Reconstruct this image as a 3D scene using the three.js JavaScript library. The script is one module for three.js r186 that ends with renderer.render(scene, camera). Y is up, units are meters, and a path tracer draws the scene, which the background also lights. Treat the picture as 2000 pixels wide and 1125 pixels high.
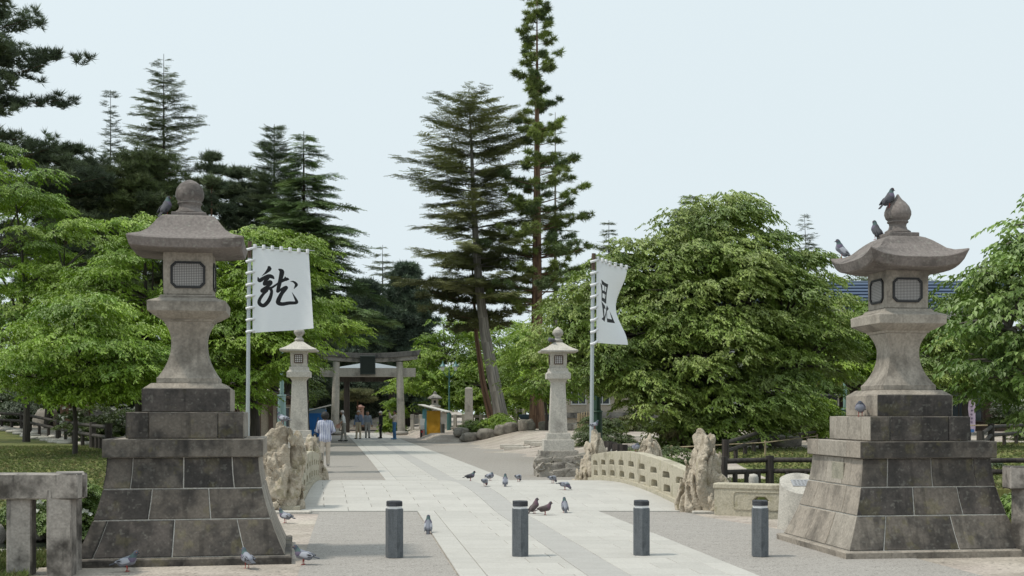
import * as THREE from 'three';
import { mergeGeometries, mergeVertices, toCreasedNormals } from 'three/addons/utils/BufferGeometryUtils.js';
import { ImprovedNoise } from 'three/addons/math/ImprovedNoise.js';

// ---------------------------------------------------------------- camera, sky, sun, exposure
const scene = new THREE.Scene();
const camera = new THREE.PerspectiveCamera(2 * Math.atan(562.5 / 2440) * 180 / Math.PI, 2000 / 1125, 0.3, 900);
camera.position.set(0, 1.6, 0);
camera.lookAt(0, 1.6, -10);
camera.setViewOffset(2000, 1125, 0, -242.5, 2000, 1125);   // shift lens: the camera is level, the frame is raised
camera.updateProjectionMatrix();

const SUN_DIR = new THREE.Vector3(-0.62, 1.15, 0.12).normalize();
{ // pale hazy sky: slightly whiter towards the sun and the horizon
  const W = 256, H = 128, data = new Float32Array(W * H * 4);
  for (let j = 0; j < H; j++) for (let i = 0; i < W; i++) {
    const el = ((j + 0.5) / H - 0.5) * Math.PI, az = ((i + 0.5) / W - 0.5) * 2 * Math.PI;
    const x = Math.cos(el) * Math.cos(az), y = Math.sin(el), z = Math.cos(el) * Math.sin(az);
    const m = Math.max(0, x * SUN_DIR.x + y * SUN_DIR.y + z * SUN_DIR.z);
    const up = Math.max(0, y), g = 0.9 + 0.16 * m * m + 0.25 * Math.pow(m, 10);
    const c = [0.84 - 0.03 * up, 0.945 - 0.01 * up, 0.99 + 0.01 * up];
    for (let k = 0; k < 3; k++) data[(j * W + i) * 4 + k] = c[k] * g;
    data[(j * W + i) * 4 + 3] = 1;
  }
  const sky = new THREE.DataTexture(data, W, H, THREE.RGBAFormat, THREE.FloatType);
  sky.mapping = THREE.EquirectangularReflectionMapping;
  sky.magFilter = THREE.LinearFilter; sky.minFilter = THREE.LinearFilter; sky.needsUpdate = true;
  scene.background = sky; scene.environment = sky;
}
const sun = new THREE.DirectionalLight(new THREE.Color(1, 0.94, 0.84), 2.5);
sun.name = 'sun'; sun.position.copy(SUN_DIR).multiplyScalar(150); sun.target.position.set(0, 0, -40);
sun.position.add(sun.target.position);
sun.castShadow = true; sun.shadow.radius = 9; sun.shadow.mapSize.set(4096, 4096);
Object.assign(sun.shadow.camera, { left: -70, right: 70, top: 80, bottom: -80, near: 1, far: 400 });
scene.add(sun, sun.target); sun.target.name = 'sun_target';
const renderer = new THREE.WebGLRenderer({ antialias: true });
renderer.setSize(1024, 576);
renderer.toneMapping = THREE.LinearToneMapping;
renderer.toneMappingExposure = 1.0;
renderer.shadowMap.enabled = true;

// ---------------------------------------------------------------- helpers
const V3 = (x, y, z) => new THREE.Vector3(x, y, z);
function rngOf(seed) { let a = seed >>> 0; return () => { a = (a + 0x6d2b79f5) | 0; let t = Math.imul(a ^ (a >>> 15), 1 | a); t = (t + Math.imul(t ^ (t >>> 7), 61 | t)) ^ t; return ((t ^ (t >>> 14)) >>> 0) / 4294967296; }; }
const perlin = new ImprovedNoise();
const pn = (x, y, z = 0) => perlin.noise(x, y, z);
const clamp = THREE.MathUtils.clamp, lerp = THREE.MathUtils.lerp, sstep = (a, b, x) => { const t = clamp((x - a) / (b - a), 0, 1); return t * t * (3 - 2 * t); };
const taken = new Map();
function numbered(name) { const n = taken.get(name) ?? 0; taken.set(name, n + 1); return n ? name + '_' + String(n).padStart(3, '0') : name; }
function shade(o) { o.castShadow = true; o.receiveShadow = true; return o; }
function tag(o, label, category, group) { o.userData.label = label; o.userData.category = category; if (group) o.userData.group = group; return o; }
function thing(name, label, category, pos = [0, 0, 0], turn = 0, group) {
  const o = new THREE.Group(); o.name = numbered(name); scene.add(o);
  o.position.set(...pos); o.rotation.y = turn; return tag(o, label, category, group);
}
function part(name, geo, mat, parent) { const m = shade(new THREE.Mesh(geo, mat)); m.name = name; parent.add(m); return m; }
function structure(name, geo, mat) { const m = geo ? shade(new THREE.Mesh(geo, mat)) : new THREE.Group(); m.name = numbered(name); m.userData.kind = 'structure'; scene.add(m); return m; }
function single(name, geo, mat, label, category, group) { const m = part(numbered(name), geo, mat, scene); return tag(m, label, category, group); }
function copyOf(root, label, pos, turn, group) {
  const c = root.clone(); c.name = numbered(root.name.replace(/_\d{3}$/, '')); c.userData = { ...root.userData, label }; if (group) c.userData.group = group;
  scene.add(c); c.position.set(...pos); c.rotation.y = turn; return c;
}
// uv in metres from the face direction (box mapping in the object's own space)
function boxUV(g0, s = 1, off = 0) {
  const g = g0.index ? g0.toNonIndexed() : g0; if (!g.attributes.normal) g.computeVertexNormals();
  const p = g.attributes.position, n = p.count, uv = new Float32Array(n * 2), a = V3(), b = V3(), c = V3();
  for (let i = 0; i < n; i += 3) {
    a.fromBufferAttribute(p, i); b.fromBufferAttribute(p, i + 1).sub(a); c.fromBufferAttribute(p, i + 2).sub(a); b.cross(c);
    const x = Math.abs(b.x), y = Math.abs(b.y), z = Math.abs(b.z), ax = y >= x && y >= z ? 1 : x > z ? 0 : 2;
    for (let k = i; k < i + 3; k++) {
      const X = p.getX(k), Y = p.getY(k), Z = p.getZ(k);
      uv[k * 2] = (ax === 0 ? Z : X) * s + off; uv[k * 2 + 1] = (ax === 1 ? Z : Y) * s + off * 1.7;
    }
  }
  g.setAttribute('uv', new THREE.BufferAttribute(uv, 2)); return g;
}
function geoOf(pos, idx) { const g = new THREE.BufferGeometry(); g.setAttribute('position', new THREE.Float32BufferAttribute(pos, 3)); if (idx) g.setIndex(idx); g.computeVertexNormals(); return g; }
function join(list) { // position/normal/uv only, non-indexed
  return mergeGeometries(list.map((g) => { const h = g.index ? g.toNonIndexed() : g.clone(); for (const k of Object.keys(h.attributes)) if (!['position', 'normal', 'uv'].includes(k)) h.deleteAttribute(k); if (!h.attributes.uv) h.setAttribute('uv', new THREE.Float32BufferAttribute(new Float32Array(h.attributes.position.count * 2), 2)); if (!h.attributes.normal) h.computeVertexNormals(); return h; }));
}
// a box with chamfered edges (44 triangles), centred
function bevelBox(w, h, d, b = 0.01) {
  b = Math.min(b, w * 0.45, h * 0.45, d * 0.45);
  const P = [], X = w / 2, Y = h / 2, Z = d / 2, quad = (a, c, e, f) => P.push(...a, ...c, ...e, ...a, ...e, ...f);
  const v = (sx, sy, sz, ax) => [sx * (X - (ax === 0 ? 0 : b)), sy * (Y - (ax === 1 ? 0 : b)), sz * (Z - (ax === 2 ? 0 : b))];
  const tri = (a, c, e) => P.push(...a, ...c, ...e);
  for (const s of [-1, 1]) {
    const f = (q) => (s > 0 ? quad(...q) : quad(q[3], q[2], q[1], q[0]));
    f([v(s, -1, 1, 0), v(s, -1, -1, 0), v(s, 1, -1, 0), v(s, 1, 1, 0)]);
    f([v(-1, s, 1, 1), v(1, s, 1, 1), v(1, s, -1, 1), v(-1, s, -1, 1)]);
    f([v(-1, -1, s, 2), v(1, -1, s, 2), v(1, 1, s, 2), v(-1, 1, s, 2)]);
  }
  for (const s of [-1, 1]) for (const t of [-1, 1]) {
    const f = (q) => (s * t > 0 ? quad(...q) : quad(q[3], q[2], q[1], q[0]));
    f([v(s, t, 1, 0), v(s, t, -1, 0), v(s, t, -1, 1), v(s, t, 1, 1)]);
    f([v(s, 1, t, 2), v(s, -1, t, 2), v(s, -1, t, 0), v(s, 1, t, 0)]);
    f([v(1, s, t, 1), v(-1, s, t, 1), v(-1, s, t, 2), v(1, s, t, 2)].reverse());
  }
  for (const a of [-1, 1]) for (const c of [-1, 1]) for (const e of [-1, 1]) { const q = [v(a, c, e, 0), v(a, c, e, 1), v(a, c, e, 2)]; a * c * e > 0 ? tri(...q) : tri(q[2], q[1], q[0]); }
  return geoOf(P);
}
const boxAt = (w, h, d, x, y, z, b = 0.008) => bevelBox(w, h, d, b).translate(x, y, z);
// a tapered tube along points [x,y,z,r]
function limb(pts, sides = 7, caps = true) {
  const P = [], I = [], n = pts.length, t = V3(), u = V3(), w = V3(), UV = []; let len = 0;
  for (let i = 0; i < n; i++) {
    const a = pts[Math.max(0, i - 1)], b = pts[Math.min(n - 1, i + 1)];
    if (i) len += Math.hypot(pts[i][0] - pts[i - 1][0], pts[i][1] - pts[i - 1][1], pts[i][2] - pts[i - 1][2]);
    t.set(b[0] - a[0], b[1] - a[1], b[2] - a[2]).normalize();
    u.set(Math.abs(t.y) > 0.9 ? 1 : 0, Math.abs(t.y) > 0.9 ? 0 : 1, 0).cross(t).normalize(); w.crossVectors(t, u);
    for (let k = 0; k <= sides; k++) {
      const f = k / sides * 2 * Math.PI, c = Math.cos(f) * pts[i][3], s = Math.sin(f) * pts[i][3];
      P.push(pts[i][0] + u.x * c + w.x * s, pts[i][1] + u.y * c + w.y * s, pts[i][2] + u.z * c + w.z * s);
      UV.push(k / sides * 2, len * 0.7);
    }
  }
  for (let i = 0; i < n - 1; i++) for (let k = 0; k < sides; k++) { const a = i * (sides + 1) + k, b = a + sides + 1; I.push(a, a + 1, b, a + 1, b + 1, b); }
  if (caps) for (const [e, s] of [[0, 1], [n - 1, -1]]) { const c = P.length / 3; P.push(pts[e][0], pts[e][1], pts[e][2]); UV.push(0, 0); for (let k = 0; k < sides; k++) { const a = e * (sides + 1) + k; s > 0 ? I.push(c, a + 1, a) : I.push(c, a, a + 1); } }
  const g = geoOf(P, I); g.setAttribute('uv', new THREE.Float32BufferAttribute(UV, 2)); return g;
}
const cyl = (r0, r1, h, x, y, z, n = 12) => limb([[x, y, z, r0], [x, y + h, z, r1]], n);
const beam = (a, b, r, n = 8) => limb([[...a, r], [...b, r]], n);
// square loft: profile [[height, half width]...], nU strips across each face, lift(i, u) raises points
function loftSquare(prof, nU = 1, lift = null, topCap = true, botCap = true) {
  const P = [], pt = (f, i, u) => { const [h, s] = prof[i], y = h + (lift ? lift(i, u) : 0); return f === 0 ? [u * s, y, s] : f === 1 ? [s, y, -u * s] : f === 2 ? [-u * s, y, -s] : [-s, y, u * s]; };
  const quad = (a, b, c, d) => P.push(...a, ...b, ...c, ...a, ...c, ...d);
  for (let f = 0; f < 4; f++) for (let i = 0; i < prof.length - 1; i++) for (let k = 0; k < nU; k++) {
    const u0 = -1 + 2 * k / nU, u1 = -1 + 2 * (k + 1) / nU;
    quad(pt(f, i, u0), pt(f, i, u1), pt(f, i + 1, u1), pt(f, i + 1, u0));
  }
  const cap = (i, flip) => { const c = [0, prof[i][0], 0]; for (let f = 0; f < 4; f++) for (let k = 0; k < nU; k++) { const a = pt(f, i, -1 + 2 * k / nU), b = pt(f, i, -1 + 2 * (k + 1) / nU); flip ? P.push(...c, ...b, ...a) : P.push(...c, ...a, ...b); } };
  if (topCap) cap(prof.length - 1, false); if (botCap) cap(0, true);
  return toCreasedNormals(geoOf(P), 0.42);
}
const lathe = (prof, n = 24) => new THREE.LatheGeometry(prof.map(([r, y]) => new THREE.Vector2(r, y)), n);
// isosurface of a distance field by surface nets; tagOf(x,y,z) optional -> colour
function surfaceNets(f, lo, hi, cell, colour) {
  const nx = Math.ceil((hi[0] - lo[0]) / cell) + 1, ny = Math.ceil((hi[1] - lo[1]) / cell) + 1, nz = Math.ceil((hi[2] - lo[2]) / cell) + 1;
  const val = new Float32Array(nx * ny * nz), at = (i, j, k) => (k * ny + j) * nx + i;
  for (let k = 0; k < nz; k++) for (let j = 0; j < ny; j++) for (let i = 0; i < nx; i++) val[at(i, j, k)] = f(lo[0] + i * cell, lo[1] + j * cell, lo[2] + k * cell);
  const id = new Int32Array(nx * ny * nz).fill(-1), P = [], I = [];
  for (let k = 0; k < nz - 1; k++) for (let j = 0; j < ny - 1; j++) for (let i = 0; i < nx - 1; i++) {
    let sx = 0, sy = 0, sz = 0, n = 0;
    const edge = (i0, j0, k0, i1, j1, k1) => { const a = val[at(i0, j0, k0)], b = val[at(i1, j1, k1)]; if ((a < 0) !== (b < 0)) { const t = a / (a - b); sx += i0 + (i1 - i0) * t; sy += j0 + (j1 - j0) * t; sz += k0 + (k1 - k0) * t; n++; } };
    for (let a = 0; a < 2; a++) for (let b = 0; b < 2; b++) { edge(i, j + a, k + b, i + 1, j + a, k + b); edge(i + a, j, k + b, i + a, j + 1, k + b); edge(i + a, j + b, k, i + a, j + b, k + 1); }
    if (n) { id[at(i, j, k)] = P.length / 3; P.push(lo[0] + sx / n * cell, lo[1] + sy / n * cell, lo[2] + sz / n * cell); }
  }
  const quad = (a, b, c, d, flip) => { if (a < 0 || b < 0 || c < 0 || d < 0) return; flip ? I.push(a, c, b, a, d, c) : I.push(a, b, c, a, c, d); };
  for (let k = 1; k < nz - 1; k++) for (let j = 1; j < ny - 1; j++) for (let i = 1; i < nx - 1; i++) {
    const v = val[at(i, j, k)] < 0;
    if (v !== (val[at(i + 1, j, k)] < 0)) quad(id[at(i, j - 1, k - 1)], id[at(i, j, k - 1)], id[at(i, j, k)], id[at(i, j - 1, k)], !v);
    if (v !== (val[at(i, j + 1, k)] < 0)) quad(id[at(i - 1, j, k - 1)], id[at(i - 1, j, k)], id[at(i, j, k)], id[at(i, j, k - 1)], !v);
    if (v !== (val[at(i, j, k + 1)] < 0)) quad(id[at(i - 1, j - 1, k)], id[at(i, j - 1, k)], id[at(i, j, k)], id[at(i - 1, j, k)], !v);
  }
  const g = geoOf(P, I);
  if (colour) { const C = new Float32Array(P.length); for (let i = 0; i < P.length; i += 3) C.set(colour(P[i], P[i + 1], P[i + 2]), i); g.setAttribute('color', new THREE.BufferAttribute(C, 3)); }
  return g;
}
function capDist(x, y, z, a, b, ra, rb) { // tapered capsule
  const bx = b[0] - a[0], by = b[1] - a[1], bz = b[2] - a[2], px = x - a[0], py = y - a[1], pz = z - a[2];
  const t = clamp((px * bx + py * by + pz * bz) / (bx * bx + by * by + bz * bz + 1e-9), 0, 1);
  return Math.hypot(px - bx * t, py - by * t, pz - bz * t) - (ra + (rb - ra) * t);
}
const smin = (a, b, k) => { const h = Math.max(k - Math.abs(a - b), 0) / k; return Math.min(a, b) - h * h * k * 0.25; };

// ---------------------------------------------------------------- materials
function tileNoise(seed, period) { // periodic value noise
  const r = rngOf(seed), n = period, g = new Float32Array(n * n); for (let i = 0; i < n * n; i++) g[i] = r();
  return (x, y) => { const X = ((x % n) + n) % n, Y = ((y % n) + n) % n, i = Math.floor(X), j = Math.floor(Y), fx = X - i, fy = Y - j, u = fx * fx * (3 - 2 * fx), v = fy * fy * (3 - 2 * fy), i1 = (i + 1) % n, j1 = (j + 1) % n; return lerp(lerp(g[j * n + i], g[j * n + i1], u), lerp(g[j1 * n + i], g[j1 * n + i1], u), v); };
}
function fbmOf(seed, base = 4, oct = 5, gain = 0.55) { const L = []; for (let o = 0; o < oct; o++) L.push(tileNoise(seed + o * 17, base << o)); return (u, v) => { let s = 0, a = 1, t = 0; for (let o = 0; o < oct; o++) { s += a * L[o](u * (base << o), v * (base << o)); t += a; a *= gain; } return s / t; }; }
function texture(size, fn, srgb = true) {
  const d = new Uint8Array(size * size * 4), c = [0, 0, 0];
  const enc = (x) => (srgb ? (x <= 0.0031308 ? 12.92 * x : 1.055 * Math.pow(x, 1 / 2.4) - 0.055) : x);
  for (let j = 0; j < size; j++) for (let i = 0; i < size; i++) { fn((i + 0.5) / size, (j + 0.5) / size, c); const o = (j * size + i) * 4; for (let k = 0; k < 3; k++) d[o + k] = clamp(enc(c[k]) * 255, 0, 255); d[o + 3] = 255; }
  const t = new THREE.DataTexture(d, size, size); t.wrapS = t.wrapT = THREE.RepeatWrapping; t.magFilter = THREE.LinearFilter; t.minFilter = THREE.LinearMipmapLinearFilter; t.generateMipmaps = true;
  if (srgb) t.colorSpace = THREE.SRGBColorSpace; t.needsUpdate = true; return t;
}
const mixc = (c, a, b, t) => { for (let k = 0; k < 3; k++) c[k] = a[k] + (b[k] - a[k]) * t; };
const bumpStone = (() => { const f = fbmOf(11, 8, 6, 0.7), g = fbmOf(23, 64, 2, 0.6); return texture(512, (u, v, c) => { c[0] = c[1] = c[2] = f(u, v) * 0.6 + g(u, v) * 0.4; }, false); })();
// weathered stone: base tone, dark patches with soft outlines, pale lichen dots, grain
function stoneMat(seed, light, dark, amount, o = {}) {
  const a = fbmOf(seed, 3, 6, 0.62), b = fbmOf(seed + 90, 10, 4, 0.6), gr = fbmOf(seed + 200, 96, 2, 0.8), li = fbmOf(seed + 300, 52, 2, 0.7), st = fbmOf(seed + 400, 5, 4, 0.6);
  const map = texture(320, (u, v, c) => {
    const n = a(u, v) * 0.65 + b(u, v) * 0.35, t = sstep(amount - 0.16, amount + 0.13, n);
    mixc(c, dark, light, t);
    const streak = sstep(0.56, 0.7, st(u * 4 % 1, v * 0.5)) * (o.streak ?? 0); for (let k = 0; k < 3; k++) c[k] *= 1 - 0.45 * streak;
    const l = sstep(0.7, 0.76, li(u, v)) * (o.lichen ?? 0.3), ye = sstep(0.6, 0.72, b(v, u)) * (o.moss ?? 0);
    for (let k = 0; k < 3; k++) { c[k] += ([0.27, 0.265, 0.23][k] - c[k]) * l; c[k] += ([0.17, 0.15, 0.05][k] - c[k]) * ye; c[k] *= 0.72 + 0.56 * gr(u, v); }
  });
  return new THREE.MeshStandardMaterial({ map, bumpMap: bumpStone, bumpScale: o.bump ?? 0.006, roughness: 0.95, metalness: 0 });
}
function plain(color, rough = 0.8, o = {}) { const { lin, ...rest } = o; const m = new THREE.MeshStandardMaterial({ roughness: rough, metalness: 0, ...rest }); lin ? m.color.setRGB(...color) : m.color.set(color); return m; }
const lin = (r, g, b, rough = 0.85, o = {}) => plain([r, g, b], rough, { lin: true, ...o });
function woodMat(seed, a, b, o = {}) { const f = fbmOf(seed, 4, 5), g = fbmOf(seed + 7, 32, 3); const map = texture(256, (u, v, c) => { const n = f(u, v * 0.15 % 1) * 0.5 + g(u, (v * 0.06) % 1) * 0.5; mixc(c, a, b, sstep(0.35, 0.65, n)); }); return new THREE.MeshStandardMaterial({ map, roughness: o.rough ?? 0.85, bumpMap: map, bumpScale: o.bump ?? 0.006 }); }
const M = {
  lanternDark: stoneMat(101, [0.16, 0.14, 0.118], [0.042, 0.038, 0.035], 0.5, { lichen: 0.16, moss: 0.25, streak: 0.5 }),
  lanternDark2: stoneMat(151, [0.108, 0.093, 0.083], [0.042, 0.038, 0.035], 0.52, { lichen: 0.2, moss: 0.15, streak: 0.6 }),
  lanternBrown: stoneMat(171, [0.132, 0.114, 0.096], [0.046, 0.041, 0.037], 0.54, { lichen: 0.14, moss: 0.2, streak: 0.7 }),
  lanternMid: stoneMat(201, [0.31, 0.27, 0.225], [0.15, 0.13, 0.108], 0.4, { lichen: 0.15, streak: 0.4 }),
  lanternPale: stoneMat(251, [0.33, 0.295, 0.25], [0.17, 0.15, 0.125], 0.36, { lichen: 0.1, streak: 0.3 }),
  lanternRoof: stoneMat(301, [0.19, 0.165, 0.152], [0.095, 0.082, 0.075], 0.46, { lichen: 0.35, bump: 0.01 }),
  mortar: stoneMat(351, [0.5, 0.48, 0.44], [0.3, 0.285, 0.26], 0.36, { lichen: 0 }),
  granite: stoneMat(401, [0.47, 0.44, 0.39], [0.3, 0.28, 0.25], 0.36, { lichen: 0.05, streak: 0.25, bump: 0.003 }),
  graniteDark: stoneMat(421, [0.34, 0.32, 0.29], [0.09, 0.088, 0.08], 0.5, { lichen: 0.1, streak: 0.9 }),
  rubble: stoneMat(451, [0.33, 0.3, 0.26], [0.14, 0.125, 0.11], 0.45, { lichen: 0.4, moss: 0.2, bump: 0.02 }),
  rock: stoneMat(501, [0.43, 0.37, 0.29], [0.15, 0.12, 0.08], 0.42, { lichen: 0.3, moss: 0.35, bump: 0.03 }),
  boulder: stoneMat(551, [0.27, 0.245, 0.21], [0.14, 0.125, 0.11], 0.44, { lichen: 0.3, bump: 0.02 }),
  balustrade: stoneMat(601, [0.44, 0.4, 0.31], [0.25, 0.22, 0.16], 0.36, { lichen: 0.12, moss: 0.3, streak: 0.3 }),
  concrete: stoneMat(651, [0.33, 0.3, 0.27], [0.06, 0.053, 0.046], 0.52, { lichen: 0.1, streak: 0.9, bump: 0.004 }),
  bollard: stoneMat(701, [0.12, 0.13, 0.14], [0.06, 0.065, 0.072], 0.45, { lichen: 0.04, streak: 0.4, bump: 0.002 }),
  bollardCap: stoneMat(711, [0.07, 0.075, 0.085], [0.035, 0.037, 0.042], 0.45, { lichen: 0.0, bump: 0.012 }),
  steel: new THREE.MeshStandardMaterial({ color: new THREE.Color(0.42, 0.45, 0.46), metalness: 0.4, roughness: 0.5 }),
  whiteBand: lin(0.7, 0.7, 0.7, 0.6),
  darkWood: woodMat(31, [0.022, 0.017, 0.014], [0.055, 0.045, 0.038]),
  brownWood: woodMat(37, [0.05, 0.032, 0.022], [0.11, 0.075, 0.055]),
  bamboo: woodMat(41, [0.26, 0.2, 0.12], [0.42, 0.34, 0.22]),
  barkGrey: woodMat(43, [0.16, 0.145, 0.125], [0.36, 0.33, 0.29], { bump: 0.03 }),
  barkDark: woodMat(47, [0.028, 0.023, 0.019], [0.07, 0.058, 0.048], { bump: 0.03 }),
  barkRed: woodMat(53, [0.09, 0.048, 0.03], [0.24, 0.14, 0.085], { bump: 0.04 }),
  black: lin(0.012, 0.012, 0.013, 0.6), white: lin(0.72, 0.72, 0.7, 0.7),
};
// ---------------------------------------------------------------- ground, moat, paving
// d is the distance in front of the camera position (d = -z)
const XC = [[4, 1.97], [12.2, 0.925], [20, -0.065], [28.9, -1.47], [41, -3.2], [60, -6.0], [75, -8.25], [130, -16.4]];
function pathX(d) { for (let i = 0; i < XC.length - 1; i++) if (d <= XC[i + 1][0] || i === XC.length - 2) { const t = (d - XC[i][0]) / (XC[i + 1][0] - XC[i][0]); return lerp(XC[i][1], XC[i + 1][1], t); } }
const bridgeL = (d) => -3.4 - 0.112 * (d - 20), bridgeR = (d) => 2.83 - 0.118 * (d - 20);
const HUMP = 0.16, deckY = (d) => (d > 20 && d < 29 ? HUMP * Math.sin(Math.PI * (d - 20) / 9) : 0);
function nearBank(x) { if (x < -5.4) return 14.1; if (x < -5.1) return lerp(14.1, 20.8, (x + 5.4) / 0.3); if (x < 2.9) return 20.8; if (x < 4.4) return lerp(20.6, 18.3, (x - 2.9) / 1.5); return 18.3; }
function farBank(x) { if (x < -9) return 22.2; if (x < -4.8) return lerp(22.2, 28, (x + 9) / 4.2); if (x < 3) return 28; return 26.2; }
const WATER_Y = -0.72;
function moat(x, d) { const a = nearBank(x), b = farBank(x); return sstep(a - 0.02, a + 0.25, d) * (1 - sstep(b - 0.3, b + 0.02, d)); }
function groundY(x, d) {
  const xc = pathX(Math.min(d, 130));
  let h = 0;
  if (d > 20) {
    const wl = sstep(0.3, 3.5, xc - 3.3 - x);
    if (wl > 0) {
      let l = lerp(-0.5, 0.3, sstep(21, 44, d)), q = d - Math.max(0, -15 - x) * 1.15;
      l += 0.45 * sstep(54, 66, d) + 4.2 * sstep(56, 92, q) * sstep(2, 12, xc - 4 - x);
      h += wl * l;
    }
    const wr = sstep(4.2, 8, x - xc);
    if (wr > 0) h += wr * (0.42 * sstep(29, 41, d) + 0.25 * sstep(46, 60, d)) * 1;
    if (x - xc > 2.6 && d > 62) h += 0.35 * sstep(2.6, 3.4, x - xc) * sstep(66.5, 67.5, d) * (1 - wr);
  }
  h += 0.03 * pn(x * 0.35, d * 0.35, 3) * sstep(1.0, 5, Math.abs(x - xc)) * sstep(18, 26, d);
  return lerp(h, -1.7, moat(x, d));
}
const gy = (x, d) => groundY(x, d);
function isGrass(x, d) {
  const n = pn(x * 0.9, d * 0.9, 7) * 0.6 + pn(x * 3, d * 3, 1) * 0.25;
  if (d < 14.3) return x < -4.75 + n * 0.5 && d > 11.2 + n * 0.8;
  const xc = pathX(Math.min(d, 130));
  if (x < 0) return d > 21.5 && x < xc - 4.4 + n * 0.8 && d - Math.max(0, -15 - x) * 1.15 < 51 + n * 2;
  if (x < 6.3 && d < 34) return d > 26 && x > 4.0 + n && d < 30;
  return (d > 26 && x > 6.2 && d < 41 + n * 3 && x < 16) || (x > 15 + n && d > 17 && d < 48) || (d >= 17.5 && d < 26.3 && x > 5.4);
}
{
  const xs = [], ds = [];
  for (let x = -34; x <= 34.01; x += (x > -9 && x < 9 ? 0.3 : 0.6)) xs.push(x);
  xs.unshift(-400, -220, -130, -90, -66, -50, -42); xs.push(40, 48, 62, 90, 130, 220, 400);
  for (let d = -20; d < 8; d += 4) ds.push(d);
  for (let d = 8; d < 32; d += 0.28) ds.push(d);
  for (let d = 32; d < 60; d += 0.7) ds.push(d);
  for (let d = 60; d < 125; d += 1.6) ds.push(d); ds.push(130, 150, 190, 260, 380, 600);
  const nx = xs.length, H = ds.map((d) => xs.map((x) => gy(x, d)));
  const mk = { sand: [], grass: [] };
  for (let j = 0; j < ds.length - 1; j++) for (let i = 0; i < nx - 1; i++) {
    const kind = isGrass((xs[i] + xs[i + 1]) / 2, (ds[j] + ds[j + 1]) / 2) ? 'grass' : 'sand';
    const p = (a, b) => [xs[a], H[b][a], -ds[b]];
    mk[kind].push(...p(i, j), ...p(i + 1, j), ...p(i + 1, j + 1), ...p(i, j), ...p(i + 1, j + 1), ...p(i, j + 1));
  }
  const finish = (P, s) => {
    let g = mergeVertices(geoOf(P)); g.computeVertexNormals();
    const p = g.attributes.position, uv = [], col = [];
    for (let i = 0; i < p.count; i++) { const x = p.getX(i), z = p.getZ(i); uv.push(x * s, z * s); const v = 1 + 0.16 * pn(x * 0.5, z * 0.5, 2) + 0.1 * pn(x * 1.7, z * 1.7, 5); col.push(v, v * (1 + 0.05 * pn(x * 0.8, z * 0.8, 9)), v); }
    g.setAttribute('uv', new THREE.Float32BufferAttribute(uv, 2)); g.setAttribute('color', new THREE.Float32BufferAttribute(col, 3)); return g;
  };
  const f = fbmOf(801, 6, 6, 0.6), gr = fbmOf(811, 128, 2, 0.8), peb = fbmOf(821, 70, 2, 0.5);
  const sandTex = texture(640, (u, v, c) => { mixc(c, [0.33, 0.285, 0.24], [0.44, 0.385, 0.33], sstep(0.3, 0.7, f(u, v))); const k = 0.7 + 0.6 * gr(u, v), d = sstep(0.7, 0.8, peb(u, v)); for (let i = 0; i < 3; i++) c[i] *= k * (1 - 0.4 * d); });
  M.sand = new THREE.MeshStandardMaterial({ map: sandTex, bumpMap: sandTex, bumpScale: 0.012, roughness: 0.97, vertexColors: true });
  const gg = fbmOf(831, 8, 6, 0.65), g2 = fbmOf(841, 100, 2, 0.8);
  const grassTex = texture(640, (u, v, c) => { mixc(c, [0.07, 0.095, 0.018], [0.165, 0.17, 0.045], sstep(0.3, 0.72, gg(u, v))); const b = sstep(0.6, 0.75, gg(v, u)); mixc(c, c, [0.15, 0.115, 0.06], b * 0.55); const k = 0.6 + 0.8 * g2(u, v); for (let i = 0; i < 3; i++) c[i] *= k; });
  M.grass = new THREE.MeshStandardMaterial({ map: grassTex, bumpMap: grassTex, bumpScale: 0.03, roughness: 1, vertexColors: true });
  structure('ground', finish(mk.sand, 0.36), M.sand);
  structure('lawn', finish(mk.grass, 0.3), M.grass);
  // moat water
  const wf = fbmOf(851, 6, 4, 0.5), wb = texture(256, (u, v, c) => { c[0] = c[1] = c[2] = wf(u, v); }, false); wb.repeat.set(60, 8);
  const water = structure('water', new THREE.PlaneGeometry(200, 16, 1, 1).rotateX(-Math.PI / 2).translate(0, WATER_Y, -20.5), new THREE.MeshStandardMaterial({ color: new THREE.Color(0.014, 0.02, 0.012), roughness: 0.06, bumpMap: wb, bumpScale: 0.02 }));
}
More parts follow.
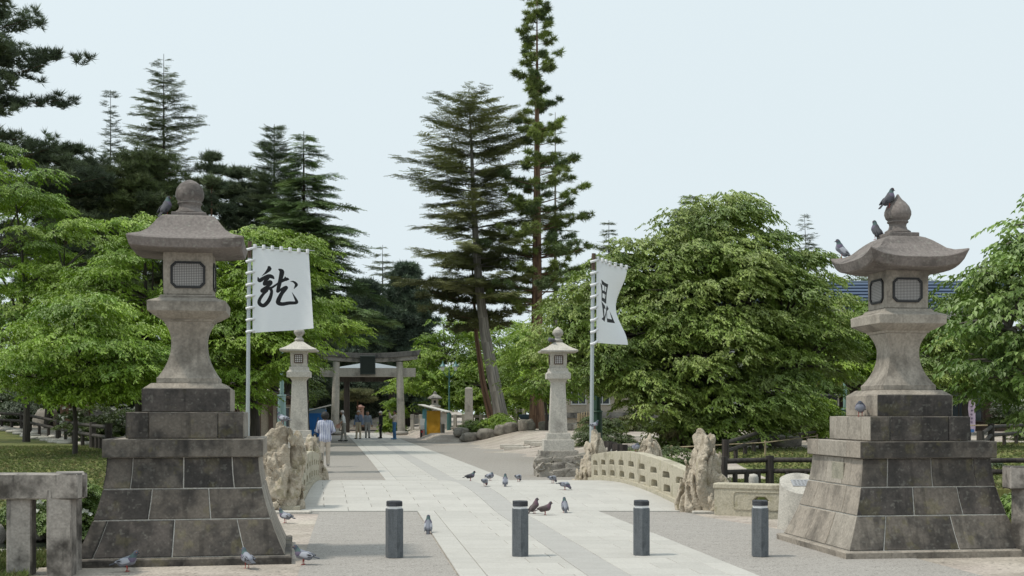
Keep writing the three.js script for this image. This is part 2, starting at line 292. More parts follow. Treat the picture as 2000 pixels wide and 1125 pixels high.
// --- sheets of exposed aggregate
function sheet(name, us0, us1, d0, d1, y, mat, step = 1) {
  const P = [], I = [], UV = []; let n = 0;
  for (let d = d0; d <= d1 + 1e-6; d += Math.min(step, Math.max(1e-3, d1 - d))) {
    const a = us0(d), b = us1(d), K = 6;
    for (let k = 0; k <= K; k++) { const x = lerp(a, b, k / K); P.push(x, y, -d); UV.push(x * 0.8, d * 0.8); }
    if (n) for (let k = 0; k < K; k++) { const q = (n - 1) * (K + 1) + k; I.push(q, q + 1, q + K + 2, q, q + K + 2, q + K + 1); }
    n++; if (d >= d1) break;
  }
  const g = geoOf(P, I); g.setAttribute('uv', new THREE.Float32BufferAttribute(UV, 2)); return structure(name, g, mat);
}
{
  const a = fbmOf(861, 140, 2, 0.7), b = fbmOf(871, 5, 5, 0.6), c2 = fbmOf(881, 60, 2, 0.6);
  const agg = texture(640, (u, v, c) => { mixc(c, [0.285, 0.263, 0.238], [0.345, 0.32, 0.292], b(u, v)); const s = a(u, v), e = sstep(0.66, 0.78, c2(u, v)); const k = 0.55 + 0.9 * s - 0.35 * e; for (let i = 0; i < 3; i++) c[i] *= k; });
  M.aggregate = new THREE.MeshStandardMaterial({ map: agg, bumpMap: agg, bumpScale: 0.006, roughness: 0.95 });
  const aggB = M.aggregate.clone(); aggB.color.setRGB(0.93, 0.92, 0.9);
  sheet('walkway', (d) => pathX(d) - 3.02, (d) => pathX(d) - 1.46, 4, 19.98, 0.006, M.aggregate);
  sheet('walkway', (d) => pathX(d) + 1.46, (d) => pathX(d) + 1.46 + Math.max(0.02, lerp(2.2, 1.35, sstep(15, 19.9, d))), 4, 19.98, 0.006, M.aggregate);
  sheet('walkway', (d) => pathX(d) - 3.1, (d) => pathX(d) - 1.46, 29.02, 84, 0.006, aggB, 2);
  sheet('walkway', (d) => pathX(d) + 1.46, (d) => pathX(d) + 1.46 + (d < 31 ? 3 : d < 44 ? lerp(3, 3.4, (d - 31) / 13) : 4.2), 29.02, 84, 0.006, aggB, 2);
}
// --- granite paving slabs; the nearest are single slabs, the far ones one mass
const slabMats = [];
{
  const f = fbmOf(901, 5, 5, 0.6), g = fbmOf(911, 110, 2, 0.8);
  const tex = texture(512, (u, v, c) => { mixc(c, [0.415, 0.395, 0.362], [0.48, 0.46, 0.424], f(u, v)); const k = 0.86 + 0.28 * g(u, v); for (let i = 0; i < 3; i++) c[i] *= k; });
  for (const t of [1, 0.96, 0.985, 1.03, 0.94]) { const m = new THREE.MeshStandardMaterial({ map: tex, roughness: 0.8, bumpMap: tex, bumpScale: 0.003 }); m.color.setRGB(t, t, t * 0.995); slabMats.push(m); }
  const m = new THREE.MeshStandardMaterial({ map: tex, roughness: 0.85, bumpMap: bumpStone, bumpScale: 0.006 }); m.color.setRGB(0.85, 0.855, 0.87); M.strip = m;
  M.joint = lin(0.25, 0.24, 0.22, 0.95);
}
const slabRng = rngOf(77);
function slabGeo(xa, xb, d0, d1, yOf, gap, t = 0.03) { // a skewed slab: near edge xa(d0)..xb(d0), far edge xa(d1)..xb(d1)
  const g = gap / 2, c = 0.004, P = [];
  const dy = (slabRng() - 0.5) * 0.0024;
  const ring = (e, y) => [[xa(d0 + g) + g + e, y + yOf(d0) + dy, -(d0 + g + e)], [xb(d0 + g) - g - e, y + yOf(d0) + dy, -(d0 + g + e)], [xb(d1 - g) - g - e, y + yOf(d1) + dy, -(d1 - g - e)], [xa(d1 - g) + g + e, y + yOf(d1) + dy, -(d1 - g - e)]];
  const top = ring(c, t), mid = ring(0, t - c), bot = ring(0, 0), quad = (a, b, c2, d) => P.push(...a, ...b, ...c2, ...a, ...c2, ...d);
  quad(...top); for (let k = 0; k < 4; k++) { const q = (k + 1) % 4; quad(mid[k], mid[q], top[q], top[k]); quad(bot[k], bot[q], mid[q], mid[k]); }
  const cx = (top[0][0] + top[2][0]) / 2, cy = top[0][1], cz = (top[0][2] + top[2][2]) / 2, geo = boxUV(geoOf(P), 0.7, slabRng() * 5);
  geo.translate(-cx, -cy, -cz); geo.userData.c = [cx, cy, cz]; return geo;
}
function addSlab(parent, geo, mat, name = 'slab') { const m = part(name, geo, mat, parent); m.position.set(...geo.userData.c); return m; }
const slabPath = structure('stone_path');
{ // bedding under the slabs, seen in the joints
  const mk = (d0, d1) => { const P = [], I = []; let n = 0; for (let d = d0; d <= d1 + 1e-6; d = Math.min(d1, d + 1) === d ? d + 1 : Math.min(d1, d + 1)) { P.push(pathX(d) - 1.45, 0.008, -d, pathX(d) + 1.45, 0.008, -d); if (n) I.push(n * 2 - 2, n * 2 - 1, n * 2 + 1, n * 2 - 2, n * 2 + 1, n * 2); n++; if (d >= d1) break; } return geoOf(P, I); };
  part('bedding', join([mk(4, 19.99), mk(29.01, 96)]), M.joint, slabPath);
}
const farSlabs = [];
function rowSlabs(d0, d1, k, far) {
  const W = 1.45, cols = [[-W, -W + 0.27, 0]], offs = (k % 2) * 0.29;
  let x = -W + 0.27; for (const e of [-0.62 + offs, -0.21]) { cols.push([x, e, 0]); x = e; }
  cols.push([-0.21, 0.21, 1]); x = 0.21; for (const e of [0.92 - offs, W - 0.27]) { cols.push([x, e, 0]); x = e; }
  cols.push([W - 0.27, W, 0]);
  for (const [a, b, s] of cols) {
    const geo = slabGeo((d) => pathX(d) + a, (d) => pathX(d) + b, d0, d1, () => 0, 0.007, 0.022);
    geo.userData.c[1] += 0;
    const mat = s ? M.strip : slabMats[Math.floor(slabRng() * 5)];
    if (far) farSlabs.push([geo, s]); else addSlab(slabPath, geo, mat);
  }
}
{ let k = 0; for (let d = 19.99; d > 9; d -= 0.46) rowSlabs(d - 0.46, d, k++, d < 10.2); for (let d = 29.01; d < 95; d += d < 44 ? 0.46 : d < 60 ? 0.92 : 1.84) rowSlabs(d, d + (d < 44 ? 0.46 : d < 60 ? 0.92 : 1.84), k++, d > 36); }
for (const s of [0, 1]) { const m = part(s ? 'centre_strip' : 'slab_field', join(farSlabs.filter((q) => q[1] === s).map(([g]) => g.clone().translate(...g.userData.c))), s ? M.strip : slabMats[0], slabPath); m.userData.kind = 'stuff'; }
// kerb strips across the sand on the right of the path
for (const [x0, d0, x1, d1] of [[-0.3, 52, 10.5, 46.5], [-0.5, 54.2, 11, 48.6]]) {
  const L = Math.hypot(x1 - x0, d1 - d0), n = Math.round(L / 1.2), kerb = structure('kerb'); kerb.position.set(x0, 0, -d0); kerb.rotation.y = Math.atan2(d1 - d0, x1 - x0);
  kerb.rotation.y = Math.atan2(d1 - d0, x1 - x0);
  for (let i = 0; i < n; i++) { const xm = lerp(x0, x1, (i + 0.5) / n), dm = lerp(d0, d1, (i + 0.5) / n); part('kerb_stone', boxUV(boxAt(L / n - 0.02, 0.16, 0.2, (i + 0.5) * L / n, gy(xm, dm) + 0.04, 0, 0.015), 0.8, i), M.granite, kerb); }
}
// ---------------------------------------------------------------- the two tall stone lanterns
const gridTex = (() => { const c = document.createElement('canvas'); c.width = c.height = 512; const x = c.getContext('2d'); x.fillStyle = '#b4b2b0'; x.fillRect(0, 0, 512, 512); x.fillStyle = '#4a4848'; for (let i = 0; i < 32; i++) { x.fillRect(i * 16, 0, 4, 512); x.fillRect(0, i * 16, 512, 4); } const t = new THREE.CanvasTexture(c); t.colorSpace = THREE.SRGBColorSpace; t.wrapS = t.wrapT = THREE.RepeatWrapping; return t; })();
M.mesh = new THREE.MeshStandardMaterial({ map: gridTex, roughness: 0.6 }); M.mesh.color.setRGB(0.8, 0.79, 0.78);
function octagon(w, h, c) { const s = new THREE.Shape(); const X = w / 2, Y = h / 2; s.moveTo(-X + c, -Y); s.lineTo(X - c, -Y); s.lineTo(X, -Y + c); s.lineTo(X, Y - c); s.lineTo(X - c, Y); s.lineTo(-X + c, Y); s.lineTo(-X, Y - c); s.lineTo(-X, -Y + c); s.closePath(); return s; }
function bigLantern(o) {
  const t = thing('stone_lantern', o.label, 'lantern', [o.x, 0, -o.d], o.turn, 'pair of tall stone lanterns'), k = o.k, R = rngOf(o.seed);
  const S = (prof) => prof.map(([h, s]) => [h * k, s * k]);
  const uvs = (g) => boxUV(g, 0.55, R() * 7);
  const sOf = (h) => { const q = clamp((h - 0.08) / 1.05, 0, 1); return 0.785 + 0.285 * Math.pow(1 - q, 1.75); };   // flared foot
  const faceMat = (f) => o.faces[f][Math.floor(R() * o.faces[f].length)];
  const block = (f, u0, u1, h0, h1, sf, gap, nh, mat, name = 'stone_block') => {
    const P = [], at = (u, h, off, shrink) => { const s = sf(h), uu = clamp(u, -1, 1) * (s - off) + shrink, z = s - off; return f === 0 ? [uu, h, z] : f === 1 ? [z, h, -uu] : f === 2 ? [-uu, h, -z] : [-z, h, uu]; };
    const a = u0 <= -1 ? 0 : gap / 2, b = u1 >= 1 ? 0 : gap / 2, H0 = h0 + gap / 2, H1 = h1 - gap / 2, c = 0.007, proud = (R() - 0.5) * 0.006;
    const grid = (off, in_) => { const rows = []; for (let i = 0; i <= nh; i++) { const h = lerp(H0 + in_, H1 - in_, i / nh); rows.push([at(u0, h, off - proud, a + in_), at(u1, h, off - proud, -b - in_)]); } return rows; };
    const A = grid(0, c), B = grid(c, 0), C = grid(0.07, 0), quad = (p, q, r, s) => P.push(...p, ...q, ...r, ...p, ...r, ...s);
    for (let i = 0; i < nh; i++) quad(A[i][0], A[i][1], A[i + 1][1], A[i + 1][0]);
    for (const [E, F] of [[A, B], [B, C]]) {
      quad(F[0][0], F[0][1], E[0][1], E[0][0]); quad(E[nh][0], E[nh][1], F[nh][1], F[nh][0]);
      for (let i = 0; i < nh; i++) { quad(F[i][0], E[i][0], E[i + 1][0], F[i + 1][0]); quad(E[i][1], F[i][1], F[i + 1][1], E[i + 1][1]); }
    }
    part(name, uvs(geoOf(P.map((v) => v * k))), mat, t);
  };
  // plinth slab of three stones at the front, flared foot in three courses, cap course
  part('plinth', uvs(loftSquare(S([[0, 1.13], [0.07, 1.135], [0.085, 1.12]]), 1)), o.plinth, t);
  part('mortar', uvs(loftSquare(S([0.08, 0.25, 0.45, 0.65, 0.8, 0.95, 1.12].map((h) => [h, sOf(h) - 0.014])), 1)), M.mortar, t);
  for (const [h0, h1, joints] of o.courses) for (let f = 0; f < 4; f++) {
    const js = f % 2 ? joints[1] : joints[0];
    for (let i = 0; i < js.length - 1; i++) block(f, js[i], js[i + 1], h0, h1, sOf, 0.013, 4, faceMat(f));
  }
  part('cap_core', uvs(loftSquare(S([[1.12, 0.8], [1.31, 0.8]]), 1)), M.lanternMid, t);
  for (let f = 0; f < 4; f++) { const js = f % 2 ? [-1, -0.58, 0.5, 1] : [-1, 1]; for (let i = 0; i < js.length - 1; i++) block(f, js[i], js[i + 1], 1.12, 1.316, () => 0.833, 0.004, 1, faceMat(f), 'cap_stone'); }
  part('step_core', uvs(loftSquare(S([[1.313, 0.595], [1.6, 0.595]]), 1)), M.mortar, t);
  for (let f = 0; f < 4; f++) { const js = [-1, -0.62, 0.56, 1]; for (let i = 0; i < 3; i++) block(f, js[i], js[i + 1], 1.313, 1.606, () => 0.62, 0.01, 1, faceMat(f)); }
  part('step_top', uvs(loftSquare(S([[1.59, 0.56], [1.603, 0.56]]), 1)), M.lanternMid, t);
  part('upper_step_core', uvs(loftSquare(S([[1.605, 0.42], [1.84, 0.42], [1.914, 0.385]]), 1)), M.lanternMid, t);
  for (let f = 0; f < 4; f++) { block(f, -1, 1, 1.605, 1.858, () => 0.471, 0, 1, faceMat(f), 'upper_step'); block(f, -1, 1, 1.858, 1.918, (h) => lerp(0.462, 0.385, clamp((h - 1.858) / 0.058, 0, 1)), 0, 2, M.lanternMid, 'upper_step_slope'); }
  // waisted shaft
  const neck = [[1.918, 0.325], [1.925, 0.33], [1.975, 0.33], [1.985, 0.322]];
  for (let i = 0; i <= 16; i++) { const q = i / 16, h = 1.988 + 0.6 * q, s = q < 0.66 ? 0.186 + 0.13 * Math.pow(1 - q / 0.66, 2.2) : 0.186 + 0.066 * Math.pow((q - 0.66) / 0.34, 2); neck.push([h, s]); }
  neck.push([2.605, 0.252]);
  part('shaft', uvs(loftSquare(S(neck), 1)), M.lanternPale, t);
  part('middle_platform', uvs(loftSquare(S([[2.6, 0.245], [2.608, 0.27], [2.632, 0.285], [2.64, 0.31], [2.7, 0.405], [2.712, 0.42], [2.812, 0.424], [2.822, 0.415], [2.862, 0.31], [2.885, 0.3], [2.895, 0.29]]), 1)), M.lanternPale, t);
  part('light_chamber', uvs(loftSquare(S([[2.895, 0.25], [2.91, 0.262], [3.33, 0.266], [3.37, 0.26]]), 1)), M.lanternPale, t);
  for (let f = 0; f < 4; f++) {
    const w = new THREE.Group(); w.name = 'window'; t.add(w); w.rotation.y = f * Math.PI / 2;
    const fr = octagon(0.375 * k, 0.295 * k, 0.05 * k); fr.holes.push(octagon(0.325 * k, 0.245 * k, 0.04 * k));
    const fg = new THREE.ExtrudeGeometry(fr, { depth: 0.022, bevelEnabled: false }); fg.translate(0, 3.12 * k, 0.258 * k);
    part('window_frame', fg, M.black, w);
    const pg = new THREE.ShapeGeometry(octagon(0.33 * k, 0.25 * k, 0.042 * k)); const uv = pg.attributes.uv; for (let i = 0; i < uv.count; i++) uv.setXY(i, uv.getX(i) * 1.7 / k, uv.getY(i) * 1.7 / k);
    pg.translate(0, 3.12 * k, 0.2672 * k); part('wire_screen', pg, M.mesh, w);
  }
  // roof
  const rp = o.roof;
  part('roof', uvs(loftSquare(S(rp.prof), 14, (i, u) => k * rp.lift * Math.pow(Math.abs(u), rp.pow) * rp.w[i] + k * 0.004 * pn(u * 9, i * 3, o.seed), false)), M.lanternRoof, t);
  part('finial_base', uvs(loftSquare(S([[3.775, 0.185], [3.782, 0.188], [3.822, 0.188], [3.828, 0.18]]), 1)), M.lanternRoof, t);
  part('finial', uvs(lathe(o.finial.map(([r, y]) => [r * k, y * k]), 28)), M.lanternRoof, t);
  return t;
}
const L_COURSES = [[0.085, 0.468, [[-1, -0.84, -0.09, 0.62, 1], [-1, -0.4, 0.3, 1]]], [0.468, 0.79, [[-1, -0.39, 0.32, 1], [-1, -0.62, 0.05, 0.66, 1]]], [0.79, 1.122, [[-1, -0.67, 0, 0.65, 1], [-1, -0.3, 0.34, 1]]]];
const R_COURSES = [[0.085, 0.468, [[-1, -0.62, 0.24, 1], [-1, -0.3, 0.32, 1]]], [0.468, 0.79, [[-1, -0.24, 0.42, 1], [-1, -0.55, 0.5, 1]]], [0.79, 1.122, [[-1, -0.62, 0.06, 0.72, 1], [-1, -0.34, 0.3, 1]]]];
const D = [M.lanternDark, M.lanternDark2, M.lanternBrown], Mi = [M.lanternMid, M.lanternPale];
const roofSoft = { lift: 0.028, pow: 3, prof: [[3.362, 0.2], [3.372, 0.36], [3.372, 0.57], [3.382, 0.592], [3.475, 0.617], [3.492, 0.6], [3.512, 0.55], [3.545, 0.48], [3.6, 0.415], [3.665, 0.365], [3.725, 0.325], [3.768, 0.285], [3.785, 0.24], [3.79, 0.02]], w: [0, 0.15, 0.8, 1, 1, 1, 0.8, 0.45, 0.2, 0.08, 0, 0, 0, 0] };
const roofSharp = { lift: 0.1, pow: 3.4, prof: [[3.35, 0.2], [3.36, 0.36], [3.362, 0.55], [3.375, 0.568], [3.48, 0.612], [3.49, 0.602], [3.512, 0.55], [3.545, 0.49], [3.6, 0.42], [3.665, 0.36], [3.72, 0.3], [3.76, 0.24], [3.78, 0.19], [3.785, 0.02]], w: [0, 0.1, 0.75, 0.9, 1, 1, 0.75, 0.42, 0.15, 0.04, 0, 0, 0, 0] };
bigLantern({ x: -3.63, d: 14.08, turn: 0.171, k: 1, seed: 5, label: 'tall weathered stone lantern on dark stained base nearest the left railing', faces: [D, Mi, D, D], plinth: M.lanternDark, courses: L_COURSES, roof: roofSoft,
  finial: [[0.001, 3.82], [0.165, 3.825], [0.165, 3.85], [0.13, 3.875], [0.118, 3.9], [0.122, 3.93], [0.137, 3.945], [0.137, 3.955], [0.125, 3.965], [0.145, 3.99], [0.158, 4.03], [0.157, 4.07], [0.142, 4.12], [0.11, 4.165], [0.07, 4.195], [0.03, 4.212], [0.001, 4.22]] });
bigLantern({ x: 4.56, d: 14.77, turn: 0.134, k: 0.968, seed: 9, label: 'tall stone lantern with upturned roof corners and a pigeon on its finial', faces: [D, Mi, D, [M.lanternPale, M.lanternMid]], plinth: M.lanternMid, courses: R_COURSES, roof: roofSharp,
  finial: [[0.001, 3.82], [0.155, 3.825], [0.155, 3.855], [0.115, 3.88], [0.1, 3.92], [0.105, 3.95], [0.126, 3.965], [0.126, 3.978], [0.116, 3.986], [0.142, 4.01], [0.16, 4.06], [0.158, 4.1], [0.135, 4.16], [0.095, 4.21], [0.055, 4.245], [0.025, 4.285], [0.012, 4.31], [0.001, 4.315]] });
{ // small inset plate on the lit side of the right lantern's foot
  const t = scene.children.at(-1), g = boxAt(0.02, 0.2, 0.34, -0.779, 0.92, 0.1, 0.004); part('inscription_plate', boxUV(g, 1), stoneMat(991, [0.3, 0.28, 0.22], [0.2, 0.19, 0.15], 0.4), t);
}
// ---------------------------------------------------------------- the two slender lanterns beyond the bridge
function blobStone(seed, w, h, d, amp = 0.16, detail = 3, e = 0.62) { // an irregular worn stone
  const g = mergeVertices(new THREE.IcosahedronGeometry(1, detail).deleteAttribute('uv').deleteAttribute('normal')), p = g.attributes.position;
  for (let i = 0; i < p.count; i++) {
    let x = p.getX(i), y = p.getY(i), z = p.getZ(i); const f = (v) => Math.sign(v) * Math.pow(Math.abs(v), e);
    x = f(x); y = f(y); z = f(z);
    const n = 1 + amp * (pn(x * 1.3 + seed * 3.1, y * 1.3, z * 1.3 + seed) + 0.5 * pn(x * 3 + seed, y * 3 + seed, z * 3));
    p.setXYZ(i, x * n * w / 2 * 0.92, y * n * h / 2 * 0.92, z * n * d / 2 * 0.92);
  }
  g.computeVertexNormals(); return boxUV(e < 0.5 ? toCreasedNormals(g, 0.5) : g, 0.7, seed);
}
function slimLantern(x, d, turn, k, label) {
  const t = thing('granite_lantern', label, 'lantern', [x, 0, -d], turn, 'pair of slender granite lanterns'), S = (p) => p.map(([h, s]) => [h * k, s * k]), uv = (g, i) => boxUV(g, 0.5, i);
  part('rubble_core', uv(loftSquare(S([[0, 0.53], [0.5, 0.44]]), 1), 1), M.rubble, t);
  const R = rngOf(x * 100 | 0);
  for (let f = 0; f < 4; f++) for (let r = 0; r < 3; r++) for (let c = 0; c < 3; c++) {
    const w = 0.36 + R() * 0.16, y = 0.09 + r * 0.165 + (R() - 0.5) * 0.04, s = 0.49 - r * 0.027, u = (c - 1) * 0.35 + (R() - 0.5) * 0.12, st = blobStone(R() * 99, w, 0.19 + R() * 0.06, 0.2, 0.42, 2, 0.42);
    const m = part('rubble_stone', st, M.rubble, t), a = f * Math.PI / 2; m.rotation.y = a; m.rotation.z = (R() - 0.5) * 0.3; m.scale.setScalar(k); m.position.set(k * (Math.cos(a) * u + Math.sin(a) * s), k * y, k * (-Math.sin(a) * u + Math.cos(a) * s));
  }
  part('lower_step', uv(loftSquare(S([[0.49, 0.475], [0.5, 0.48], [0.645, 0.478], [0.655, 0.47]]), 1), 3), M.rubble, t);
  part('middle_step', uv(loftSquare(S([[0.655, 0.385], [0.92, 0.38], [0.93, 0.37]]), 1), 4), M.granite, t);
  part('upper_step', uv(loftSquare(S([[0.93, 0.298], [1.09, 0.294], [1.1, 0.285]]), 1), 5), M.granite, t);
  part('shaft', uv(loftSquare(S([[1.1, 0.225], [2.38, 0.176]]), 1), 6), M.granite, t);
  part('middle_platform', uv(loftSquare(S([[2.38, 0.176], [2.44, 0.215], [2.46, 0.235], [2.47, 0.3], [2.6, 0.303], [2.615, 0.29], [2.66, 0.245], [2.72, 0.24], [2.735, 0.23]]), 1), 7), M.granite, t);
  part('light_chamber', uv(loftSquare(S([[2.735, 0.2], [3.1, 0.215], [3.13, 0.225]]), 1), 8), M.granite, t);
  for (let f = 0; f < 4; f++) {
    const w = new THREE.Group(); w.name = 'lattice_window'; t.add(w); w.rotation.y = f * Math.PI / 2; w.position.y = 2.945 * k;
    part('pane', boxAt(0.2 * k, 0.2 * k, 0.012, 0, 0, 0.213 * k, 0.002), M.whiteBand, w);
    const bars = []; for (let i = 0; i < 5; i++) { const q = (-0.1 + i * 0.05) * k, e = i % 4 ? 0.014 : 0.026; bars.push(boxAt(e, 0.215 * k, 0.014, q, 0, 0.222 * k, 0.002), boxAt(0.215 * k, e, 0.016, 0, q, 0.223 * k, 0.002)); }
    part('lattice', join(bars), M.brownWood, w);
  }
  part('roof', uv(loftSquare(S([[3.125, 0.2], [3.13, 0.445], [3.14, 0.47], [3.175, 0.472], [3.185, 0.455], [3.25, 0.33], [3.33, 0.2], [3.4, 0.1], [3.41, 0.01]]), 6, (i, u) => (i > 0 && i < 5 ? 0.012 * u * u : 0), false), 9), M.granite, t);
  part('finial', uv(lathe([[0.001, 3.39], [0.115, 3.39], [0.12, 3.46], [0.08, 3.49], [0.07, 3.53], [0.1, 3.56], [0.14, 3.61], [0.142, 3.65], [0.115, 3.71], [0.06, 3.755], [0.02, 3.79], [0.001, 3.8]].map(([r, y]) => [r * k, y * k]), 20), 10), M.granite, t);
  return t;
}
slimLantern(1.15, 31.3, 0.05, 0.985, 'slender pale granite lantern right of the path, beside the right banner');
slimLantern(-5.62, 33, 0.1, 1.02, 'slender pale granite lantern left of the path, behind the left banner');
// ---------------------------------------------------------------- bollards
{
  const hexa = (r, y0, y1, b, rot) => { const c = []; for (const [rr, y] of [[r - b, y0], [r, y0 + 0.001], [r, y1 - b], [r - b, y1]]) c.push([rr, y]); const g = new THREE.LatheGeometry([new THREE.Vector2(0, y0), ...c.map(([a, y]) => new THREE.Vector2(a, y)), new THREE.Vector2(0, y1)], 6); g.rotateY(rot); return boxUV(toCreasedNormals(g, 0.5), 1.3, y1); };
  const labs = ['dark stone bollard with smooth cap, leftmost, on the grey walkway', 'dark stone bollard with chipped cap on the pale path', 'dark stone bollard at the right edge of the pale path', 'dark stone bollard nearest the round plaque stump, rightmost'];
  [[-1.29, 13.7], [0.09, 13.7], [1.43, 13.8], [2.74, 13.8]].forEach(([x, d], i) => {
    const t = thing('bollard', labs[i], 'bollard', [x, 0.01, -d], [0.1, -0.22, -0.3, -0.35][i], 'row of dark stone bollards');
    part('post', hexa(0.099, 0, 0.535, 0.006, 0.3), M.bollard, t);
    part('reflective_band', hexa(0.086, 0.53, 0.566, 0.002, 0.3), M.whiteBand, t);
    const cap = part('cap', hexa(0.093, 0.56, 0.618, i === 1 ? 0.004 : 0.01, 0.3), M.bollardCap, t); if (i === 0) cap.scale.set(0.97, 1, 0.97);
  });
}
// ---------------------------------------------------------------- concrete railings beside the lanterns
function railing(label, pts, posts, turnEnd) {
  const t = thing('concrete_railing', label, 'railing', [pts[0][0], 0, -pts[0][1]]);
  const ox = pts[0][0], od = pts[0][1];
  for (let i = 0; i < pts.length - 1; i++) {
    const [x0, d0] = pts[i], [x1, d1] = pts[i + 1], L = Math.hypot(x1 - x0, d1 - d0), g = bevelBox(L + (i ? 0.1 : 0.24), 0.25 - i * 0.006, 0.28, 0.012); g.rotateY(Math.atan2(d1 - d0, x1 - x0)); g.translate((x0 + x1) / 2 - ox, 0.875, -((d0 + d1) / 2 - od)); part('top_beam', boxUV(g, 0.6, i), M.concrete, t);
  }
  posts.forEach(([x, d, a], i) => { const g = bevelBox(0.235, 0.9, 0.22, 0.012); g.rotateY(a); g.translate(x - ox, 0.4, -(d - od)); part('post', boxUV(g, 0.6, i * 1.3), M.concrete, t); });
}
railing('concrete railing with soot-stained post by the pond at the left edge', [[-7.6, 12.35], [-4.34, 12.28], [-4.5, 12.72]], [[-4.83, 12.3, 0.15], [-4.42, 12.26, 0.1], [-5.32, 12.32, 0.1], [-5.9, 12.33, 0.1], [-6.5, 12.34, 0.1], [-7.1, 12.35, 0.1], [-4.5, 12.62, 1.4]]);
railing('pale concrete railing beside the right lantern at the right edge', [[5.62, 13.9], [8.5, 13.7]], [[5.72, 13.9, 0.5], [6.2, 13.86, 0.3], [6.8, 13.82, 0.2], [7.5, 13.78, 0.1], [8.2, 13.74, 0]]);
// ---------------------------------------------------------------- bridge
{
  const t = thing('stone_bridge', 'arched stone bridge with pierced balustrades paved in pale slabs', 'bridge', [0, 0, 0]);
  // body of the deck
  const P = [], I = []; let n = 0;
  for (let d = 19.6; d <= 29.41; d += 0.35) { const a = bridgeL(d) - 0.45, b = bridgeR(d) + 0.5, y = deckY(d) + 0.004, lo = d < 20.9 || d > 28.2 ? -1.8 : -0.35 + 0.1 * Math.sin(Math.PI * (d - 20) / 9); P.push(a, lo, -d, a, y, -d, b, y, -d, b, lo, -d); if (n) for (let k = 0; k < 3; k++) { const q = (n - 1) * 4 + k; I.push(q, q + 1, q + 5, q, q + 5, q + 4); } if (n) { const q = (n - 1) * 4; I.push(q + 3, q, q + 4, q + 3, q + 4, q + 7); } n++; }
  part('deck', boxUV(geoOf(P, I).toNonIndexed(), 0.6), M.joint, t);
    for (let r = 0, d = 20; d < 28.99; d += 0.45, r++) {
    const w = 0.78, off = (r % 2) * 0.39, lft = [], rgt = []; // columns run with the path, the grey strip in the middle
    for (let u = -0.21 - (off || w); u > -4.2; u -= w) lft.unshift(u); for (let u = 0.21 + (off || w); u < 4.6; u += w) rgt.push(u);
    const us = [...lft, -0.21, 0.21, ...rgt];
    const edgeAt = (u) => (dd) => clamp(pathX(dd) + u, bridgeL(dd), bridgeR(dd)), E = [bridgeL, ...us.filter((u) => pathX(d) + u > bridgeL(d) + 0.12 && pathX(d + 0.45) + u > bridgeL(d + 0.45) + 0.12 && pathX(d) + u < bridgeR(d) - 0.12 && pathX(d + 0.45) + u < bridgeR(d + 0.45) - 0.12).map((u) => { const f = edgeAt(u); f.u = u; return f; }), bridgeR];
    for (let c = 0; c < E.length - 1; c++) addSlab(t, slabGeo(E[c], E[c + 1], d, d + 0.45, deckY, 0.007, 0.022), E[c].u === -0.21 ? M.strip : slabMats[Math.floor(slabRng() * 5)], 'paving_slab');
  }
  const side = (edge, sgn) => {
    const top = (d) => deckY(d) * 1.7, N = 3, L0 = 20.35, L1 = 28.95;
    for (let p = 0; p < N; p++) {
      const d0 = lerp(L0, L1, p / N) + 0.006, d1 = lerp(L0, L1, (p + 1) / N) - 0.006, len = d1 - d0, sh = new THREE.Shape(), K = 12;
      for (let i = 0; i <= K; i++) { const s = len * i / K; i ? sh.lineTo(s, 0.075 + deckY(d0 + s)) : sh.moveTo(s, 0.075 + deckY(d0 + s)); }
      for (let i = K; i >= 0; i--) { const s = len * i / K; sh.lineTo(s, 0.6 + top(d0 + s) * 0.75 + 0.012 * (i === 0 || i === K ? -1 : 0)); } sh.closePath();
      const hole = (c, y, w, h) => { const b = deckY(d0 + c) + y, q = new THREE.Path(); q.moveTo(c - w / 2, b); q.lineTo(c + w / 2, b); q.lineTo(c + w / 2 - 0.02, b + h * 0.6); q.quadraticCurveTo(c + w / 2 - 0.04, b + h, c + w / 2 - 0.12, b + h); q.lineTo(c - w / 2 + 0.12, b + h); q.quadraticCurveTo(c - w / 2 + 0.04, b + h, c - w / 2 + 0.02, b + h * 0.6); q.closePath(); sh.holes.push(q); };
      for (let i = 0; i < 3; i++) { hole(len * (i + 0.5) / 3, 0.35, 0.56, 0.13); hole(len * (i + 0.22) / 3 + 0.2, 0.11, 0.54, 0.145); }
      const g = new THREE.ExtrudeGeometry(sh, { depth: 0.17, bevelEnabled: true, bevelSize: 0.012, bevelThickness: 0.012, bevelSegments: 2, curveSegments: 5 });
      g.translate(0, 0, -0.085); g.rotateY(Math.PI / 2); // along -z
      const q = g.attributes.position; for (let i = 0; i < q.count; i++) { const dd = d0 - q.getZ(i); q.setXYZ(i, q.getX(i) + edge(dd), q.getY(i), -dd); }
      g.computeVertexNormals(); part('balustrade_panel', boxUV(g, 0.6, p + sgn), M.balustrade, t);
    }
    const P2 = []; { const N2 = 28; for (let i = 0; i < N2; i++) { const a = lerp(20, 29.1, i / N2), b = lerp(20, 29.1, (i + 1) / N2), w = 0.16, y = 0.085, A = (d, s, yy) => [edge(d) + s * w, yy + deckY(d), -d], quad = (m, n2, o, q) => P2.push(...m, ...n2, ...o, ...m, ...o, ...q);
      quad(A(a, -1, y), A(a, 1, y), A(b, 1, y), A(b, -1, y)); quad(A(a, -1, -0.3), A(a, -1, y), A(b, -1, y), A(b, -1, -0.3)); quad(A(a, 1, y), A(a, 1, -0.3), A(b, 1, -0.3), A(b, 1, y)); if (!i) quad(A(a, -1, -0.3), A(a, 1, -0.3), A(a, 1, y), A(a, -1, y)); } }
    part('kerb', boxUV(geoOf(P2), 0.6), M.balustrade, t);
  };
